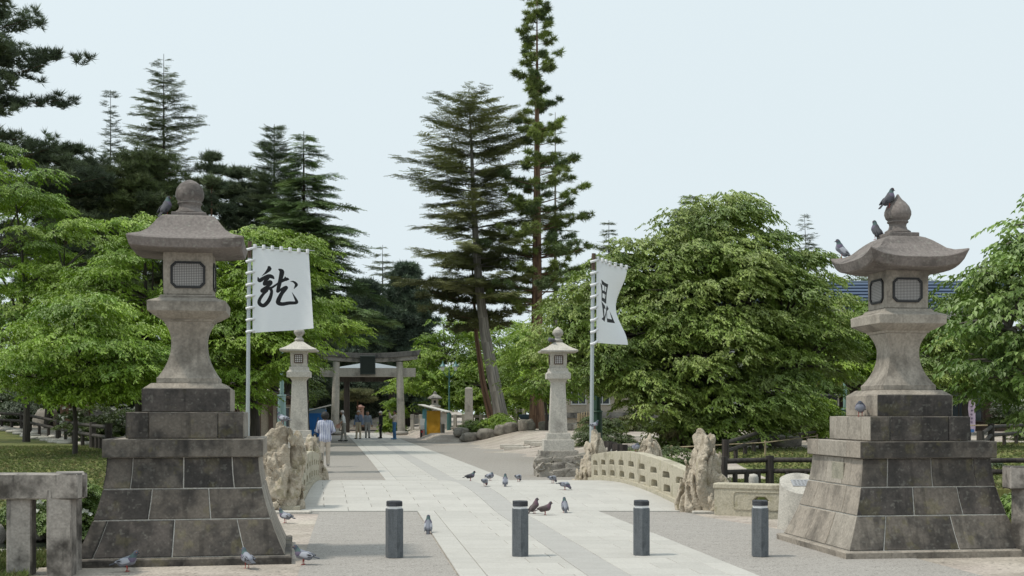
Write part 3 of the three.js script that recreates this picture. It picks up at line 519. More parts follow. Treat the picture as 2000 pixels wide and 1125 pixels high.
  side((d) => bridgeR(d) + 0.16, 1); side((d) => bridgeL(d) - 0.16, 2);
  part('threshold_stone', boxUV(boxAt(0.5, 0.08, 0.28, 3.1, 0.0, -19.8, 0.01), 0.7), M.granite, t);
  part('threshold_stone', boxUV(boxAt(0.75, 0.08, 0.26, -3.55, 0.0, -19.75, 0.01), 0.7), M.granite, t);
}
// low solid wall with pierced hexagons running from the right end of the bridge
{
  const t = thing('parapet_wall', 'low pale parapet wall with hexagonal openings beside the plaque stump', 'wall', [3.2, 0, -19.5], Math.atan2(-1.5, 1.15) * 0 - 0.45);
  const mk = (L) => { const sh = new THREE.Shape(); sh.moveTo(0, -0.3); sh.lineTo(L, -0.3); sh.lineTo(L, 0.49); sh.lineTo(0, 0.49); sh.closePath(); for (const c of [0.72, 1.3]) { if (c > L) continue; const q = new THREE.Path(); for (let i = 0; i < 6; i++) { const a = i * Math.PI / 3, x = c + Math.cos(a) * 0.14, y = 0.25 + Math.sin(a) * 0.075; i ? q.lineTo(x, y) : q.moveTo(x, y); } q.closePath(); sh.holes.push(q); } const g = new THREE.ExtrudeGeometry(sh, { depth: 0.2, bevelEnabled: true, bevelSize: 0.012, bevelThickness: 0.012, bevelSegments: 1 }); g.translate(0, 0, -0.1); return g; };
  part('wall_panel', boxUV(mk(1.7), 0.6), M.balustrade, t); part('wall_panel', boxUV(mk(1.7).translate(1.73, 0, 0), 0.6, 3), M.balustrade, t);
  part('coping', boxUV(boxAt(3.5, 0.085, 0.25, 1.72, 0.455, 0, 0.015), 0.6, 2), M.balustrade, t);
  const fr = new THREE.Shape(); const rr = (s, x, y, w, h, r) => { s.moveTo(x + r, y); s.lineTo(x + w - r, y); s.quadraticCurveTo(x + w, y, x + w, y + r); s.lineTo(x + w, y + h - r); s.quadraticCurveTo(x + w, y + h, x + w - r, y + h); s.lineTo(x + r, y + h); s.quadraticCurveTo(x, y + h, x, y + h - r); s.lineTo(x, y + r); s.quadraticCurveTo(x, y, x + r, y); };
  rr(fr, 0.28, 0.1, 1.25, 0.29, 0.07); const inn = new THREE.Path(); rr(inn, 0.3, 0.12, 1.21, 0.25, 0.06); fr.holes.push(inn);
  part('moulding', boxUV(new THREE.ExtrudeGeometry(fr, { depth: 0.012, bevelEnabled: false }).translate(0, 0, 0.112), 0.6, 2), M.balustrade, t);
}
// ---------------------------------------------------------------- rock pillars at the bridge ends (cast rock with flutes)
function rockGeo(caps, seed, cell = 0.02, amp = 0.125) {
  let lo = [9, 9, 9], hi = [-9, -9, -9]; for (const [a, b, ra, rb] of caps) for (const [p, r] of [[a, ra], [b, rb]]) for (let k = 0; k < 3; k++) { lo[k] = Math.min(lo[k], p[k] - r - 0.2); hi[k] = Math.max(hi[k], p[k] + r + 0.2); }
  const f = (x, y, z) => {
    let v = 9; for (const [a, b, ra, rb] of caps) v = smin(v, capDist(x, y, z, a, b, ra, rb), 0.07);
    if (v > 0.3) return v;
    const wx = x + 0.12 * pn(x * 2, y * 1.5, seed), wz = z + 0.12 * pn(z * 2, y * 1.5, seed + 5);
    const fl = Math.abs(pn(wx * 5.5 + seed, y * 1.5, wz * 5.5)), fine = pn(x * 14, y * 9 + seed, z * 14);
    const hole = Math.max(0, pn(x * 4.2 + seed * 2, y * 3.4, z * 4.2) - 0.22);
    return v + amp * 0.6 * pn(x * 2.6 + seed, y * 2.2, z * 2.6) + amp * (0.62 - 2.6 * Math.min(fl, 0.4)) + amp * 0.28 * fine + 0.1 * hole + amp * 0.16 * pn(x * 30, y * 22, z * 30 + seed);
  };
  return boxUV(surfaceNets(f, lo, hi, cell), 0.6, seed);
}
function rock(label, x, d, caps, seed, group = 'cast rock pillars at the bridge ends') { const m = single('rock_pillar', rockGeo(caps, seed), M.rock, label, 'rock', group); m.position.set(x, 0, -d); return m; }
rock('fluted rock pillar at the near right end of the bridge', 3.05, 20.15, [[[0, 0.1, 0], [0, 0.62, 0], 0.36, 0.26], [[0.02, 0.6, 0], [0.03, 1.1, 0], 0.28, 0.17], [[0.3, 0, 0.1], [0.3, 0.45, 0.05], 0.25, 0.16], [[-0.2, 0, 0], [-0.12, 0.5, 0], 0.15, 0.1], [[0.12, 0, 0.22], [0.1, 0.3, 0.15], 0.2, 0.1]], 1.7);
rock('knobbly rock pillar at the far right end of the bridge, under the right banner pole', 1.86, 29.35, [[[0, 0, 0], [0.05, 0.7, 0], 0.3, 0.2], [[0.05, 0.6, 0], [0.1, 1.08, 0], 0.22, 0.1], [[-0.3, -0.1, 0], [-0.1, 0.5, 0], 0.14, 0.12]], 4.2);
rock('pointed rock standing on the bank behind the right balustrade', 3.28, 29.6, [[[0, -0.2, 0], [0, 0.7, 0], 0.3, 0.22], [[0, 0.6, 0], [-0.02, 0.92, 0], 0.22, 0.1], [[0.2, -0.2, 0], [0.18, 0.4, 0], 0.2, 0.14]], 7.9);
rock('big gnarled rock pillar at the near left end of the bridge with a pigeon on top', -3.86, 20.3, [[[0, 0, 0], [-0.02, 0.7, 0], 0.42, 0.3], [[-0.05, 0.6, 0], [0.12, 1.3, 0], 0.3, 0.14], [[0.28, 0.5, -0.1], [0.34, 1.18, -0.15], 0.18, 0.12], [[0.3, 0, 0.05], [0.32, 0.25, 0], 0.2, 0.13], [[-0.25, 0, 0.2], [-0.2, 0.45, 0.15], 0.26, 0.16], [[-0.15, 0.7, 0.1], [-0.2, 0.95, 0.1], 0.2, 0.16]], 11.3);
rock('smaller rock pillar at the far left end of the bridge', -4.72, 29.1, [[[0, 0, 0], [0, 0.55, 0], 0.34, 0.25], [[-0.05, 0.5, 0], [0, 0.95, 0], 0.24, 0.12], [[0.25, 0, 0], [0.2, 0.4, 0], 0.2, 0.12]], 15.1);
// round stump with a slanted plaque
{
  const t = thing('plaque_stump', 'pale stone stump with slanted top and engraved plaque beside right lantern', 'stump', [3.98, 0, -17.2]);
  const g = new THREE.CylinderGeometry(0.29, 0.33, 0.62, 40, 8).translate(0, 0.31, 0), p = g.attributes.position;
  for (let i = 0; i < p.count; i++) { let x = p.getX(i), y = p.getY(i), z = p.getZ(i); const n = 1 + 0.05 * pn(x * 6, y * 1.2, z * 6) + 0.03 * pn(x * 14, y * 2, z * 14); if (y > 0.5) y += -0.45 * z + 0.12 * x * 0; p.setXYZ(i, x * n, y * (y > 0.5 ? 1 : 1), z * n); }
  g.computeVertexNormals(); part('stump', boxUV(toCreasedNormals(g, 0.8), 0.9), M.granite, t);
  const plate = part('plaque', boxAt(0.3, 0.012, 0.19, 0, 0, 0, 0.004), lin(0.3, 0.3, 0.31, 0.4), t); plate.position.set(0.02, 0.626, 0.0); plate.rotation.x = 0.42;
  const lines = []; for (let i = 0; i < 4; i++) for (let k = 0; k < 5; k++) lines.push(boxAt(0.03, 0.003, 0.008, -0.1 + k * 0.05, 0.007, -0.06 + i * 0.04, 0.001)); part('engraving', join(lines), lin(0.12, 0.12, 0.12), plate);
}
// ---------------------------------------------------------------- banners
function brush(ctx, pts) { // a brush stroke through [x, y, width] points
  const c = new THREE.CatmullRomCurve3(pts.map(([x, y, w]) => V3(x, y, w)), false, 'catmullrom', 0.5), n = pts.length * 40, v = V3();
  for (let i = 0; i <= n; i++) { c.getPoint(i / n, v); ctx.beginPath(); ctx.arc(v.x, v.y, Math.max(1.5, v.z / 2), 0, 7); ctx.fill(); }
}
const poly = (ctx, p) => { ctx.beginPath(); p.forEach(([x, y], i) => (i ? ctx.lineTo(x, y) : ctx.moveTo(x, y))); ctx.closePath(); ctx.fill(); };
function flagTexture(draw) { const c = document.createElement('canvas'); c.width = 680; c.height = 1000; const x = c.getContext('2d'), R = rngOf(4); x.fillStyle = '#e6e7ea'; x.fillRect(0, 0, 680, 1000); for (let i = 0; i < 2600; i++) { x.fillStyle = `rgba(${R() > 0.5 ? '255,255,255' : '190,190,198'},0.10)`; x.fillRect(R() * 680, R() * 1000, 2 + R() * 40, 1 + R() * 3); } x.fillStyle = '#15161a'; draw(x); const t = new THREE.CanvasTexture(c); t.colorSpace = THREE.SRGBColorSpace; return t; }
const dragonTex = flagTexture((x) => {
  x.translate(-125, -75);
  poly(x, [[308, 285], [335, 286], [353, 318], [336, 345], [290, 378], [230, 412], [275, 358], [300, 315]]);
  brush(x, [[188, 425, 10], [206, 462, 42], [252, 436, 44], [312, 408, 46], [350, 412, 44], [374, 432, 18]]);
  brush(x, [[305, 430, 40], [262, 488, 32], [270, 508, 30], [325, 472, 34], [340, 492, 36], [290, 540, 38], [240, 578, 44], [238, 592, 30]]);
  brush(x, [[245, 588, 30], [310, 558, 34], [356, 540, 26], [415, 497, 22], [470, 458, 36], [525, 432, 34], [548, 438, 12]]);
  poly(x, [[505, 400], [552, 440], [520, 458], [480, 450]]);
  brush(x, [[335, 555, 36], [346, 600, 34], [322, 680, 44], [286, 735, 46], [246, 760, 44], [206, 735, 42], [206, 690, 38], [250, 622, 34], [296, 582, 26]]);
  brush(x, [[436, 318, 14], [466, 336, 48], [470, 360, 56], [454, 430, 48], [432, 520, 44], [416, 588, 38]]);
  brush(x, [[424, 592, 22], [462, 560, 28], [512, 538, 42], [500, 560, 46], [460, 615, 44], [424, 690, 50], [420, 728, 52], [462, 744, 46], [540, 732, 42], [616, 730, 38], [628, 712, 34], [606, 655, 20], [580, 600, 4]]);
  brush(x, [[570, 460, 5], [604, 464, 22], [634, 494, 34], [628, 516, 28], [604, 552, 4]]);
});
const bishaTex = flagTexture((x) => {
  x.scale(2.15, 1); x.translate(-108, -55);
  poly(x, [[160, 283], [200, 304], [266, 308], [262, 352], [168, 340]]); poly(x, [[150, 325], [172, 352], [178, 420], [178, 535], [165, 535], [164, 420]]);
  poly(x, [[245, 310], [266, 308], [256, 440], [252, 553], [232, 548], [238, 440]]); poly(x, [[165, 405], [246, 412], [244, 446], [168, 440]]);
  poly(x, [[205, 345], [216, 345], [236, 500], [226, 500]]); poly(x, [[166, 495], [248, 503], [240, 557], [166, 536]]);
  poly(x, [[163, 543], [196, 572], [226, 585], [238, 626], [206, 622], [208, 726], [246, 640], [242, 690], [206, 788], [164, 760], [190, 730], [180, 640]]);
  poly(x, [[267, 569], [293, 608], [262, 645], [256, 736], [318, 738], [312, 690], [302, 628], [326, 690], [344, 781], [250, 784], [247, 615]]);
});
function banner(x, d, topY, yaw, tex, wave, label) {
  const t = thing('banner', label, 'banner', [x, 0, -d], 0, 'white festival banners'), W = 1.33, H = 2.0, y0 = topY - 0.1;
  part('pole', limb([[-0.04, -0.3, 0, 0.05], [0, topY - 1.2, 0, 0.045], [0.02, topY - 0.32, 0, 0.044]], 12), M.steel, t);
  part('pole_tip', limb([[0.018, topY - 0.36, 0, 0.05], [0.026, topY + 0.04, 0, 0.048]], 12), M.brownWood, t);
  const dir = V3(Math.cos(yaw), 0, -Math.sin(yaw)), nrm = V3(Math.sin(yaw), 0, Math.cos(yaw)), P = [], UV = [], I = [], A = 26, B = 34;
  const at = (u, v) => { const s = u * W * (1 + wave.flare * v), w = wave.f(u, v); return V3(0.09, y0 - v * H - wave.droop * u * (1 - v * 0.6) + wave.hem(u) * v, 0).addScaledVector(dir, s).addScaledVector(nrm, w); };
  for (let j = 0; j <= B; j++) for (let i = 0; i <= A; i++) { const p = at(i / A, j / B); P.push(p.x, p.y, p.z); UV.push(i / A, 1 - j / B); }
  for (let j = 0; j < B; j++) for (let i = 0; i < A; i++) { const q = j * (A + 1) + i; I.push(q, q + A + 1, q + 1, q + 1, q + A + 1, q + A + 2); }
  const g = geoOf(P, I); g.setAttribute('uv', new THREE.Float32BufferAttribute(UV, 2));
  part('cloth', g, new THREE.MeshPhysicalMaterial({ map: tex, roughness: 0.9, transmission: 0.18, thickness: 0, side: THREE.DoubleSide }), t);
  const e = at(1, 0); part('top_rod', limb([[0, y0 + 0.03, 0, 0.012], [e.x * 1.1, e.y + 0.045, e.z * 1.1, 0.01]], 6), M.steel, t);
  const tm = lin(0.7, 0.7, 0.71, 0.9, { side: THREE.DoubleSide });
  for (let i = 0; i < 7; i++) { const p = at(i / 6.4 + 0.01, 0), q = at(i / 6.4 + 0.075, 0); part('loop', join([limb([[(p.x + q.x) / 2, p.y - 0.03, (p.z + q.z) / 2 + 0.006, 0.045], [(p.x + q.x) / 2, p.y + 0.075, (p.z + q.z) / 2 + 0.006, 0.04]], 6)]), tm, t); }
  for (let i = 0; i < 8; i++) { const y = y0 - 0.05 - i * H / 7.1, p = at(0.02, i / 7.1 * 0.98); part('tie', limb([[-0.055, y - 0.02, 0.03, 0.038], [0.03, y, 0.05, 0.036], [p.x + 0.02, p.y - 0.01, p.z, 0.03]], 6), tm, t); }
}
banner(-6.32, 30, 5.66, 0.12, dragonTex, { flare: 0.09, droop: 0.1, hem: (u) => -0.06 + 0.16 * u, f: (u, v) => 0.05 * Math.sin(u * 5 + v * 2) * u + 0.05 * v * Math.sin(u * 7) }, 'white banner with a brushed black dragon character beside the left lantern');
banner(1.93, 29.9, 5.36, 1.03, bishaTex, { flare: 0.04, droop: 0.1, hem: (u) => 0.05 * u, f: (u, v) => 0.16 * u * u * Math.sin(v * 6.2 + 1.6) + 0.02 * Math.sin(u * 9) }, 'white banner with an angular black character on the right pole');
// ---------------------------------------------------------------- torii and the shrine behind it
{
  const t = thing('torii_gate', 'large grey stone torii gate with dark name board across the path', 'gate', [-10.0, 0, -86.8], 0.06);
  for (const s of [-1, 1]) { part('pillar', boxUV(limb([[s * 2.3, 0.25, 0, 0.285], [s * 2.24, 2.6, 0, 0.26], [s * 2.18, 5.1, 0, 0.225]], 24), 0.4, s), M.granite, t); part('pillar_foot', boxUV(lathe([[0.001, 0], [0.5, 0], [0.5, 0.16], [0.46, 0.26], [0.3, 0.3], [0.001, 0.3]], 24).translate(s * 2.3, 0, 0), 0.5), M.graniteDark, t); }
  const arc = (x) => 0.018 * x * x, lintel = (half, y0, y1, dep, slant) => { const sh = new THREE.Shape(), K = 16; for (let i = 0; i <= K; i++) { const x = lerp(-half, half, i / K); i ? sh.lineTo(x, y0 + arc(x)) : sh.moveTo(x, y0 + arc(x)); } for (let i = K; i >= 0; i--) { const x = lerp(-half - slant, half + slant, i / K); sh.lineTo(x, y1 + arc(x)); } sh.closePath(); return new THREE.ExtrudeGeometry(sh, { depth: dep, bevelEnabled: true, bevelSize: 0.01, bevelThickness: 0.01, bevelSegments: 1 }).translate(0, 0, -dep / 2); };
  part('lower_lintel', boxUV(lintel(3.4, 5.08, 5.34, 0.46, 0.04), 0.4), M.graniteDark, t); part('top_lintel', boxUV(lintel(3.5, 5.355, 5.68, 0.62, 0.14), 0.4, 2), stoneMat(431, [0.16, 0.155, 0.145], [0.05, 0.05, 0.05], 0.45, { streak: 0.6 }), t);
  part('tie_beam', boxUV(boxAt(6.6, 0.62, 0.26, 0, 4.36, 0, 0.02), 0.4), M.granite, t);
  part('strut', boxUV(boxAt(0.4, 0.4, 0.24, 0, 4.88, 0, 0.01), 0.4), M.granite, t);
  const b = part('name_board', boxAt(0.92, 1.2, 0.14, 0, 0, 0, 0.02), lin(0.018, 0.03, 0.026, 0.5), t); b.position.set(0, 4.86, 0.36); b.rotation.x = 0.14;
  part('board_frame', join([boxAt(1.06, 0.09, 0.2, 0, 0.6, 0.01), boxAt(1.06, 0.09, 0.2, 0, -0.6, 0.01), boxAt(0.09, 1.1, 0.2, 0.48, 0, 0.01), boxAt(0.09, 1.1, 0.2, -0.48, 0, 0.01)]), lin(0.03, 0.045, 0.04, 0.45), b);
}
{
  const t = thing('wooden_gate', 'dark timber gate posts and beam standing just behind the torii', 'gate', [-11.2, 0, -98], 0.05);
  for (const s of [-1, 1]) part('post', boxUV(boxAt(0.42, 4.3, 0.42, s * 1.75, 2.15, 0, 0.02), 0.5), M.darkWood, t);
  part('beam', boxUV(boxAt(5.6, 0.42, 0.4, 0, 4.2, 0.003, 0.02), 0.5), M.darkWood, t); part('white_lintel', boxUV(boxAt(5.2, 0.34, 0.3, 0, 4.6, 0, 0.02), 0.5), M.granite, t); part('roof', boxUV(loftSquare([[4.8, 1.0], [4.9, 1.3], [5.3, 0.5], [5.5, 0.1]], 2).scale(2.6, 1, 1), 0.4), lin(0.25, 0.28, 0.3, 0.7), t);
}
{
  const t = thing('shrine_hall', 'dark timber shrine hall with pale roof and stone steps beyond the torii', 'building', [-15, 0, -121], 0.05);
  part('podium', boxUV(boxAt(17, 1.1, 9, 0, 0.55, -4.5, 0.03), 0.3), M.granite, t);
  for (let i = 0; i < 5; i++) part('step', boxUV(boxAt(6.4, 0.2, 0.42, 0, 0.1 + i * 0.2, 2.1 - i * 0.4, 0.015), 0.4, i), M.granite, t);
  part('back_wall', boxUV(boxAt(15, 3.8, 0.3, 0, 3.0, -6), 0.3), M.darkWood, t);
  for (let i = 0; i < 8; i++) part('column', boxUV(boxAt(0.34, 3.7, 0.34, -6.3 + i * 1.8, 2.95, -0.6, 0.02), 0.4, i), M.darkWood, t);
  part('beam', boxUV(boxAt(14, 0.4, 0.3, 0, 4.6, -0.58, 0.02), 0.4), M.darkWood, t);
  for (const x of [-0.7, 0.55]) part('white_drape', boxAt(0.2, 3.1, 0.05, x, 2.9, -0.2, 0.01), M.white, t);
  part('roof', boxUV(loftSquare([[4.75, 7.2], [4.85, 7.6], [5.05, 7.6], [5.6, 6.2], [6.6, 4.5], [8.0, 2.8], [8.4, 2.6]], 8, (i, u) => (i < 3 ? 0.35 * Math.pow(Math.abs(u), 3) : 0)).scale(1.25, 1, 0.85).translate(0, 0, -4), 0.2), lin(0.42, 0.45, 0.46, 0.6), t);
  part('railing', join([boxAt(4.5, 0.1, 0.1, -5, 2.0, 0.1), boxAt(4.5, 0.1, 0.1, -5, 1.5, 0.1), boxAt(4.5, 0.1, 0.1, 5, 2.0, 0.1), boxAt(4.5, 0.1, 0.1, 5, 1.5, 0.1)]), M.brownWood, t);
  const ob = single('offering_box', boxUV(boxAt(2.6, 0.6, 0.8, 0, 0, 0, 0.02), 0.5), lin(0.34, 0.19, 0.07, 0.7), 'orange-brown wooden offering box in front of the shrine hall', 'box'); ob.position.set(-14.75, 1.42, -120.9);
}
{
  const t = thing('notice_board', 'narrow pale pink notice board with dark characters beyond the torii', 'sign', [-12.6, 0, -104]);
  part('board', boxAt(0.52, 1.5, 0.06, 0, 1.25, 0, 0.01), lin(0.55, 0.36, 0.3, 0.8), t); part('post', boxAt(0.1, 0.6, 0.08, 0, 0.3, -0.02), M.brownWood, t);
  part('roof', boxUV(loftSquare([[2.0, 0.34], [2.03, 0.35], [2.22, 0.05]], 1).scale(1, 1, 0.4), 1), lin(0.5, 0.3, 0.26), t);
  const k = []; for (let i = 0; i < 6; i++) k.push(boxAt(0.2, 0.025, 0.01, 0, 1.85 - i * 0.2, 0.034, 0.002), boxAt(0.03, 0.14, 0.01, 0.04 * (i % 2 ? 1 : -1), 1.82 - i * 0.2, 0.036, 0.002), boxAt(0.13, 0.02, 0.01, 0, 1.79 - i * 0.2, 0.038, 0.002)); part('lettering', join(k), lin(0.1, 0.04, 0.04), t);
}
{ // stone picket fence right of the torii
  const mk = (label, x0, d0, x1, d1, base) => { const t = thing('stone_fence', label, 'fence', [x0, base, -d0], Math.atan2(d1 - d0, x1 - x0), 'stone picket fences'), L = Math.hypot(x1 - x0, d1 - d0); for (let i = 0; i * 0.62 <= L; i++) part('picket', boxUV(boxAt(0.24, 1.45, 0.22, i * 0.62, 0.72, 0, 0.015), 0.6, i), M.granite, t); part('rail', boxUV(boxAt(L, 0.2, 0.16, L / 2, 1.3, -0.003, 0.015), 0.5), M.graniteDark, t); part('base', boxUV(boxAt(L + 0.3, 0.25, 0.4, L / 2, 0.1, 0, 0.02), 0.5), M.graniteDark, t); };
  mk('pale stone picket fence between the torii and the yellow stall', -7.1, 89, -0.5, 88, 0); mk('stone picket fence behind the leaning fir trunk', -0.3, 87, 7, 84, 0.4);
}
function stall(name, label, x, d, turn, body, roofDir, extra) {
  const t = thing(name, label, 'stall', [x, 0, -d], turn, 'small market stalls');
  for (const [px, pz] of [[-0.5, 0.35], [0.5, 0.35], [-0.5, -0.35], [0.5, -0.35]]) part('post', boxAt(0.06, 1.75 + (px * roofDir) * 0.3, 0.06, px, 0.88 + (px * roofDir) * 0.15, pz), lin(0.3, 0.33, 0.33), t);
  const r = part('roof_board', boxUV(bevelBox(1.85, 0.06, 1.15, 0.01), 1), lin(0.62, 0.6, 0.55, 0.7), t); r.position.set(-0.05 * roofDir, 1.83, 0.1); r.rotation.z = 0.24 * roofDir;
  body(t); if (extra) extra(t); return t;
}
function tarp(w, h, amp, seed) { const g = new THREE.PlaneGeometry(w, h, 14, 14), p = g.attributes.position; for (let i = 0; i < p.count; i++) p.setZ(i, amp * pn(p.getX(i) * 4 + seed, p.getY(i) * 2, seed) + amp * 0.5 * pn(p.getX(i) * 9, p.getY(i) * 5, seed)); g.computeVertexNormals(); return g; }
stall('market_stall', 'small stall with orange-yellow tarpaulin front and slanted roof right of the path', -4.68, 75.6, -0.25, (t) => {
  const ds = { side: THREE.DoubleSide };
  part('yellow_tarp', tarp(0.86, 1.66, 0.05, 3).translate(0.06, 0.85, 0.42), lin(0.5, 0.26, 0.012, 0.6, ds), t);
  part('teal_tarp', tarp(0.28, 1.72, 0.03, 5).translate(-0.5, 0.92, 0.42), lin(0.1, 0.27, 0.3, 0.6, ds), t); part('side_tarp', tarp(0.8, 1.7, 0.03, 7).rotateY(-Math.PI / 2).translate(-0.6, 0.9, 0), lin(0.1, 0.3, 0.42, 0.6, ds), t);
  part('white_flap', tarp(0.36, 0.72, 0.03, 9).rotateY(0.5).translate(0.66, 1.25, 0.3), lin(0.55, 0.5, 0.45, 0.8, ds), t); part('back_tarp', tarp(1, 1.5, 0.03, 2).translate(0, 0.8, -0.36), lin(0.4, 0.38, 0.35, 0.8, ds), t);
  part('shelf', boxAt(0.3, 0.5, 0.4, -0.62, 0.3, 0.3), lin(0.3, 0.2, 0.18), t);
}, -1);
stall('market_stall', 'small stall wrapped in bright blue tarpaulin left of the torii', -12.45, 80, 0.1, (t) => {
  const ds = { side: THREE.DoubleSide };
  part('blue_tarp', tarp(1.05, 1.5, 0.04, 13).translate(-0.02, 0.78, 0.42), lin(0.006, 0.13, 0.42, 0.55, ds), t); part('grey_tarp', tarp(1.0, 0.42, 0.03, 15).translate(0, 1.62, 0.4), lin(0.16, 0.25, 0.33, 0.6, ds), t);
  part('side_tarp', tarp(0.8, 1.7, 0.03, 17).rotateY(-Math.PI / 2).translate(0.55, 0.9, 0), lin(0.006, 0.13, 0.42, 0.55, ds), t); part('back_tarp', tarp(1, 1.5, 0.03, 2).translate(0, 0.8, -0.36), lin(0.02, 0.15, 0.4, 0.8, ds), t);
}, 1);
{
  const t = thing('notice_stand', 'white notice sheets above a black bin left of the yellow stall', 'sign', [-5.42, 0, -75.4]);
  part('notice', boxAt(0.3, 0.4, 0.03, 0.02, 1.0, 0.06), M.white, t); part('lower_notice', boxAt(0.22, 0.22, 0.03, 0.03, 0.68, 0.08), lin(0.55, 0.55, 0.56), t); part('bin', boxAt(0.24, 0.55, 0.26, 0.02, 0.28, 0, 0.02), M.black, t); part('red_label', boxAt(0.14, 0.1, 0.01, 0.02, 0.42, 0.136, 0.002), lin(0.45, 0.03, 0.04), t); part('post', boxAt(0.04, 1.0, 0.04, 0.02, 0.7, 0), M.steel, t);
}
{ // inscribed stone pillar
  const t = thing('stone_monument', 'upright inscribed stone pillar on a slab among rocks right of the stall', 'monument', [-2.78, 0.55, -80.5]);
  part('pillar', boxUV(loftSquare([[0.42, 0.27], [2.55, 0.24], [2.63, 0.2], [2.66, 0.02]], 1), 0.6), M.granite, t); part('base_block', boxUV(loftSquare([[0.08, 0.36], [0.4, 0.36], [0.42, 0.34]], 1), 0.6), M.graniteDark, t); part('slab', boxUV(boxAt(1.9, 0.12, 1.1, -0.2, 0.03, 0, 0.02), 0.6), M.rubble, t);
  for (const x of [-0.95, 0.5]) part('slab_leg', boxUV(boxAt(0.16, 0.75, 0.5, x, -0.35, 0, 0.02), 0.6), M.rubble, t);
  const R = rngOf(8), k = []; for (let i = 0; i < 9; i++) { const y = 2.38 - i * 0.21; for (let q = 0; q < 3; q++) k.push(boxAt(0.2 - R() * 0.07, 0.018, 0.012, (R() - 0.5) * 0.04, y - q * 0.055, 0.258 - (y - 0.42) * 0.0135, 0.002)); k.push(boxAt(0.02, 0.15, 0.012, (R() - 0.5) * 0.08, y - 0.05, 0.258 - (y - 0.42) * 0.0135, 0.002), boxAt(0.02, 0.09, 0.012, (R() - 0.5) * 0.18, y - 0.06, 0.259 - (y - 0.42) * 0.0135, 0.002)); } part('carved_characters', join(k), lin(0.07, 0.07, 0.065), t);
}
{
  const t = thing('small_stone_lantern', 'small mushroom-roofed stone lantern behind the yellow stall', 'lantern', [-5.3, 0.2, -86]), uv = (g) => boxUV(g, 0.6);
  part('shaft', uv(lathe([[0.001, 0], [0.42, 0], [0.4, 0.35], [0.2, 0.45], [0.17, 1.5], [0.24, 1.6], [0.001, 1.6]], 16)), M.granite, t); part('platform', uv(lathe([[0.001, 1.58], [0.25, 1.6], [0.4, 1.75], [0.4, 1.84], [0.26, 1.92], [0.001, 1.92]], 16)), M.granite, t); part('chamber', uv(loftSquare([[1.9, 0.21], [2.3, 0.23]], 1)), M.granite, t); part('opening', boxAt(0.16, 0.18, 0.02, 0, 2.12, 0.222), M.black, t); part('roof', uv(lathe([[0.001, 2.28], [0.48, 2.3], [0.52, 2.36], [0.36, 2.5], [0.18, 2.6], [0.12, 2.64], [0.14, 2.7], [0.08, 2.8], [0.001, 2.84]], 18)), M.graniteDark, t);
}
// ---------------------------------------------------------------- street lamps and poles
M.lampGreen = lin(0.06, 0.15, 0.14, 0.45, { metalness: 0.2 }); M.lampTeal = lin(0.24, 0.37, 0.36, 0.5, { metalness: 0.1 }); M.glass = new THREE.MeshPhysicalMaterial({ color: 0xffffff, transmission: 0.5, roughness: 0.4, thickness: 0 }); M.poleGreen = lin(0.025, 0.07, 0.045, 0.5);
{
  const t = thing('street_lamp', 'green twin-headed street lamp behind the yellow stall', 'lamp', [-4.15, 0, -82.5]);
  part('pole', limb([[0, 0, 0, 0.16], [0, 1.5, 0, 0.15], [0, 1.55, 0, 0.065], [0, 4.1, 0, 0.05], [0, 4.6, 0, 0.03]], 12), M.lampGreen, t);
  for (const s of [-1, 1]) { const x = s * 0.42; part('arm', limb([[0, 3.85, 0, 0.025], [x * 0.5, 4.0, 0, 0.025], [x, 4.28, 0, 0.025]], 6), M.lampGreen, t); const h = part('lantern_head', lathe([[0.001, 4.3], [0.09, 4.3], [0.12, 4.34], [0.001, 4.34]], 8).translate(x, 0, 0), M.lampGreen, t); part('glass', new THREE.CylinderGeometry(0.17, 0.1, 0.28, 6, 1, true).translate(x, 4.48, 0), M.glass, h); part('hood', lathe([[0.22, 4.61], [0.2, 4.65], [0.06, 4.82], [0.03, 4.96], [0.001, 5.0]], 8).translate(x, 0, 0), M.lampGreen, h); }
}
const poleThing = (label, x, d, base, prof, mat) => { const t = thing('lamp_post', label, 'post', [x, base, -d]); part('base', limb(prof.slice(0, 3).map(([r, y]) => [0, y, 0, r]), 14), mat, t); part('pole', limb(prof.slice(2).map(([r, y]) => [0, y, 0, r]), 14), mat, t); part('collar', lathe([[0.001, prof[2][1] - 0.06], [prof[1][0] * 1.12, prof[2][1] - 0.06], [prof[1][0] * 1.12, prof[2][1]], [0.001, prof[2][1] + 0.02]], 14), mat, t); return t; };
poleThing('pale teal lamp post rising behind the left banner', -9.95, 54, 0, [[0.2, 0], [0.17, 2.3], [0.16, 2.35], [0.085, 2.4], [0.07, 5.8]], M.lampTeal);
poleThing('dark green post behind the right banner pole', 3.05, 45, 0, [[0.22, 0], [0.2, 1.6], [0.19, 1.65], [0.15, 1.7], [0.13, 3.6]], M.poleGreen);
poleThing('pale teal post left of the right lantern base', 13.6, 51, 0.4, [[0.16, 0], [0.15, 1.3], [0.14, 1.34], [0.08, 1.4], [0.07, 3.2]], M.lampTeal);
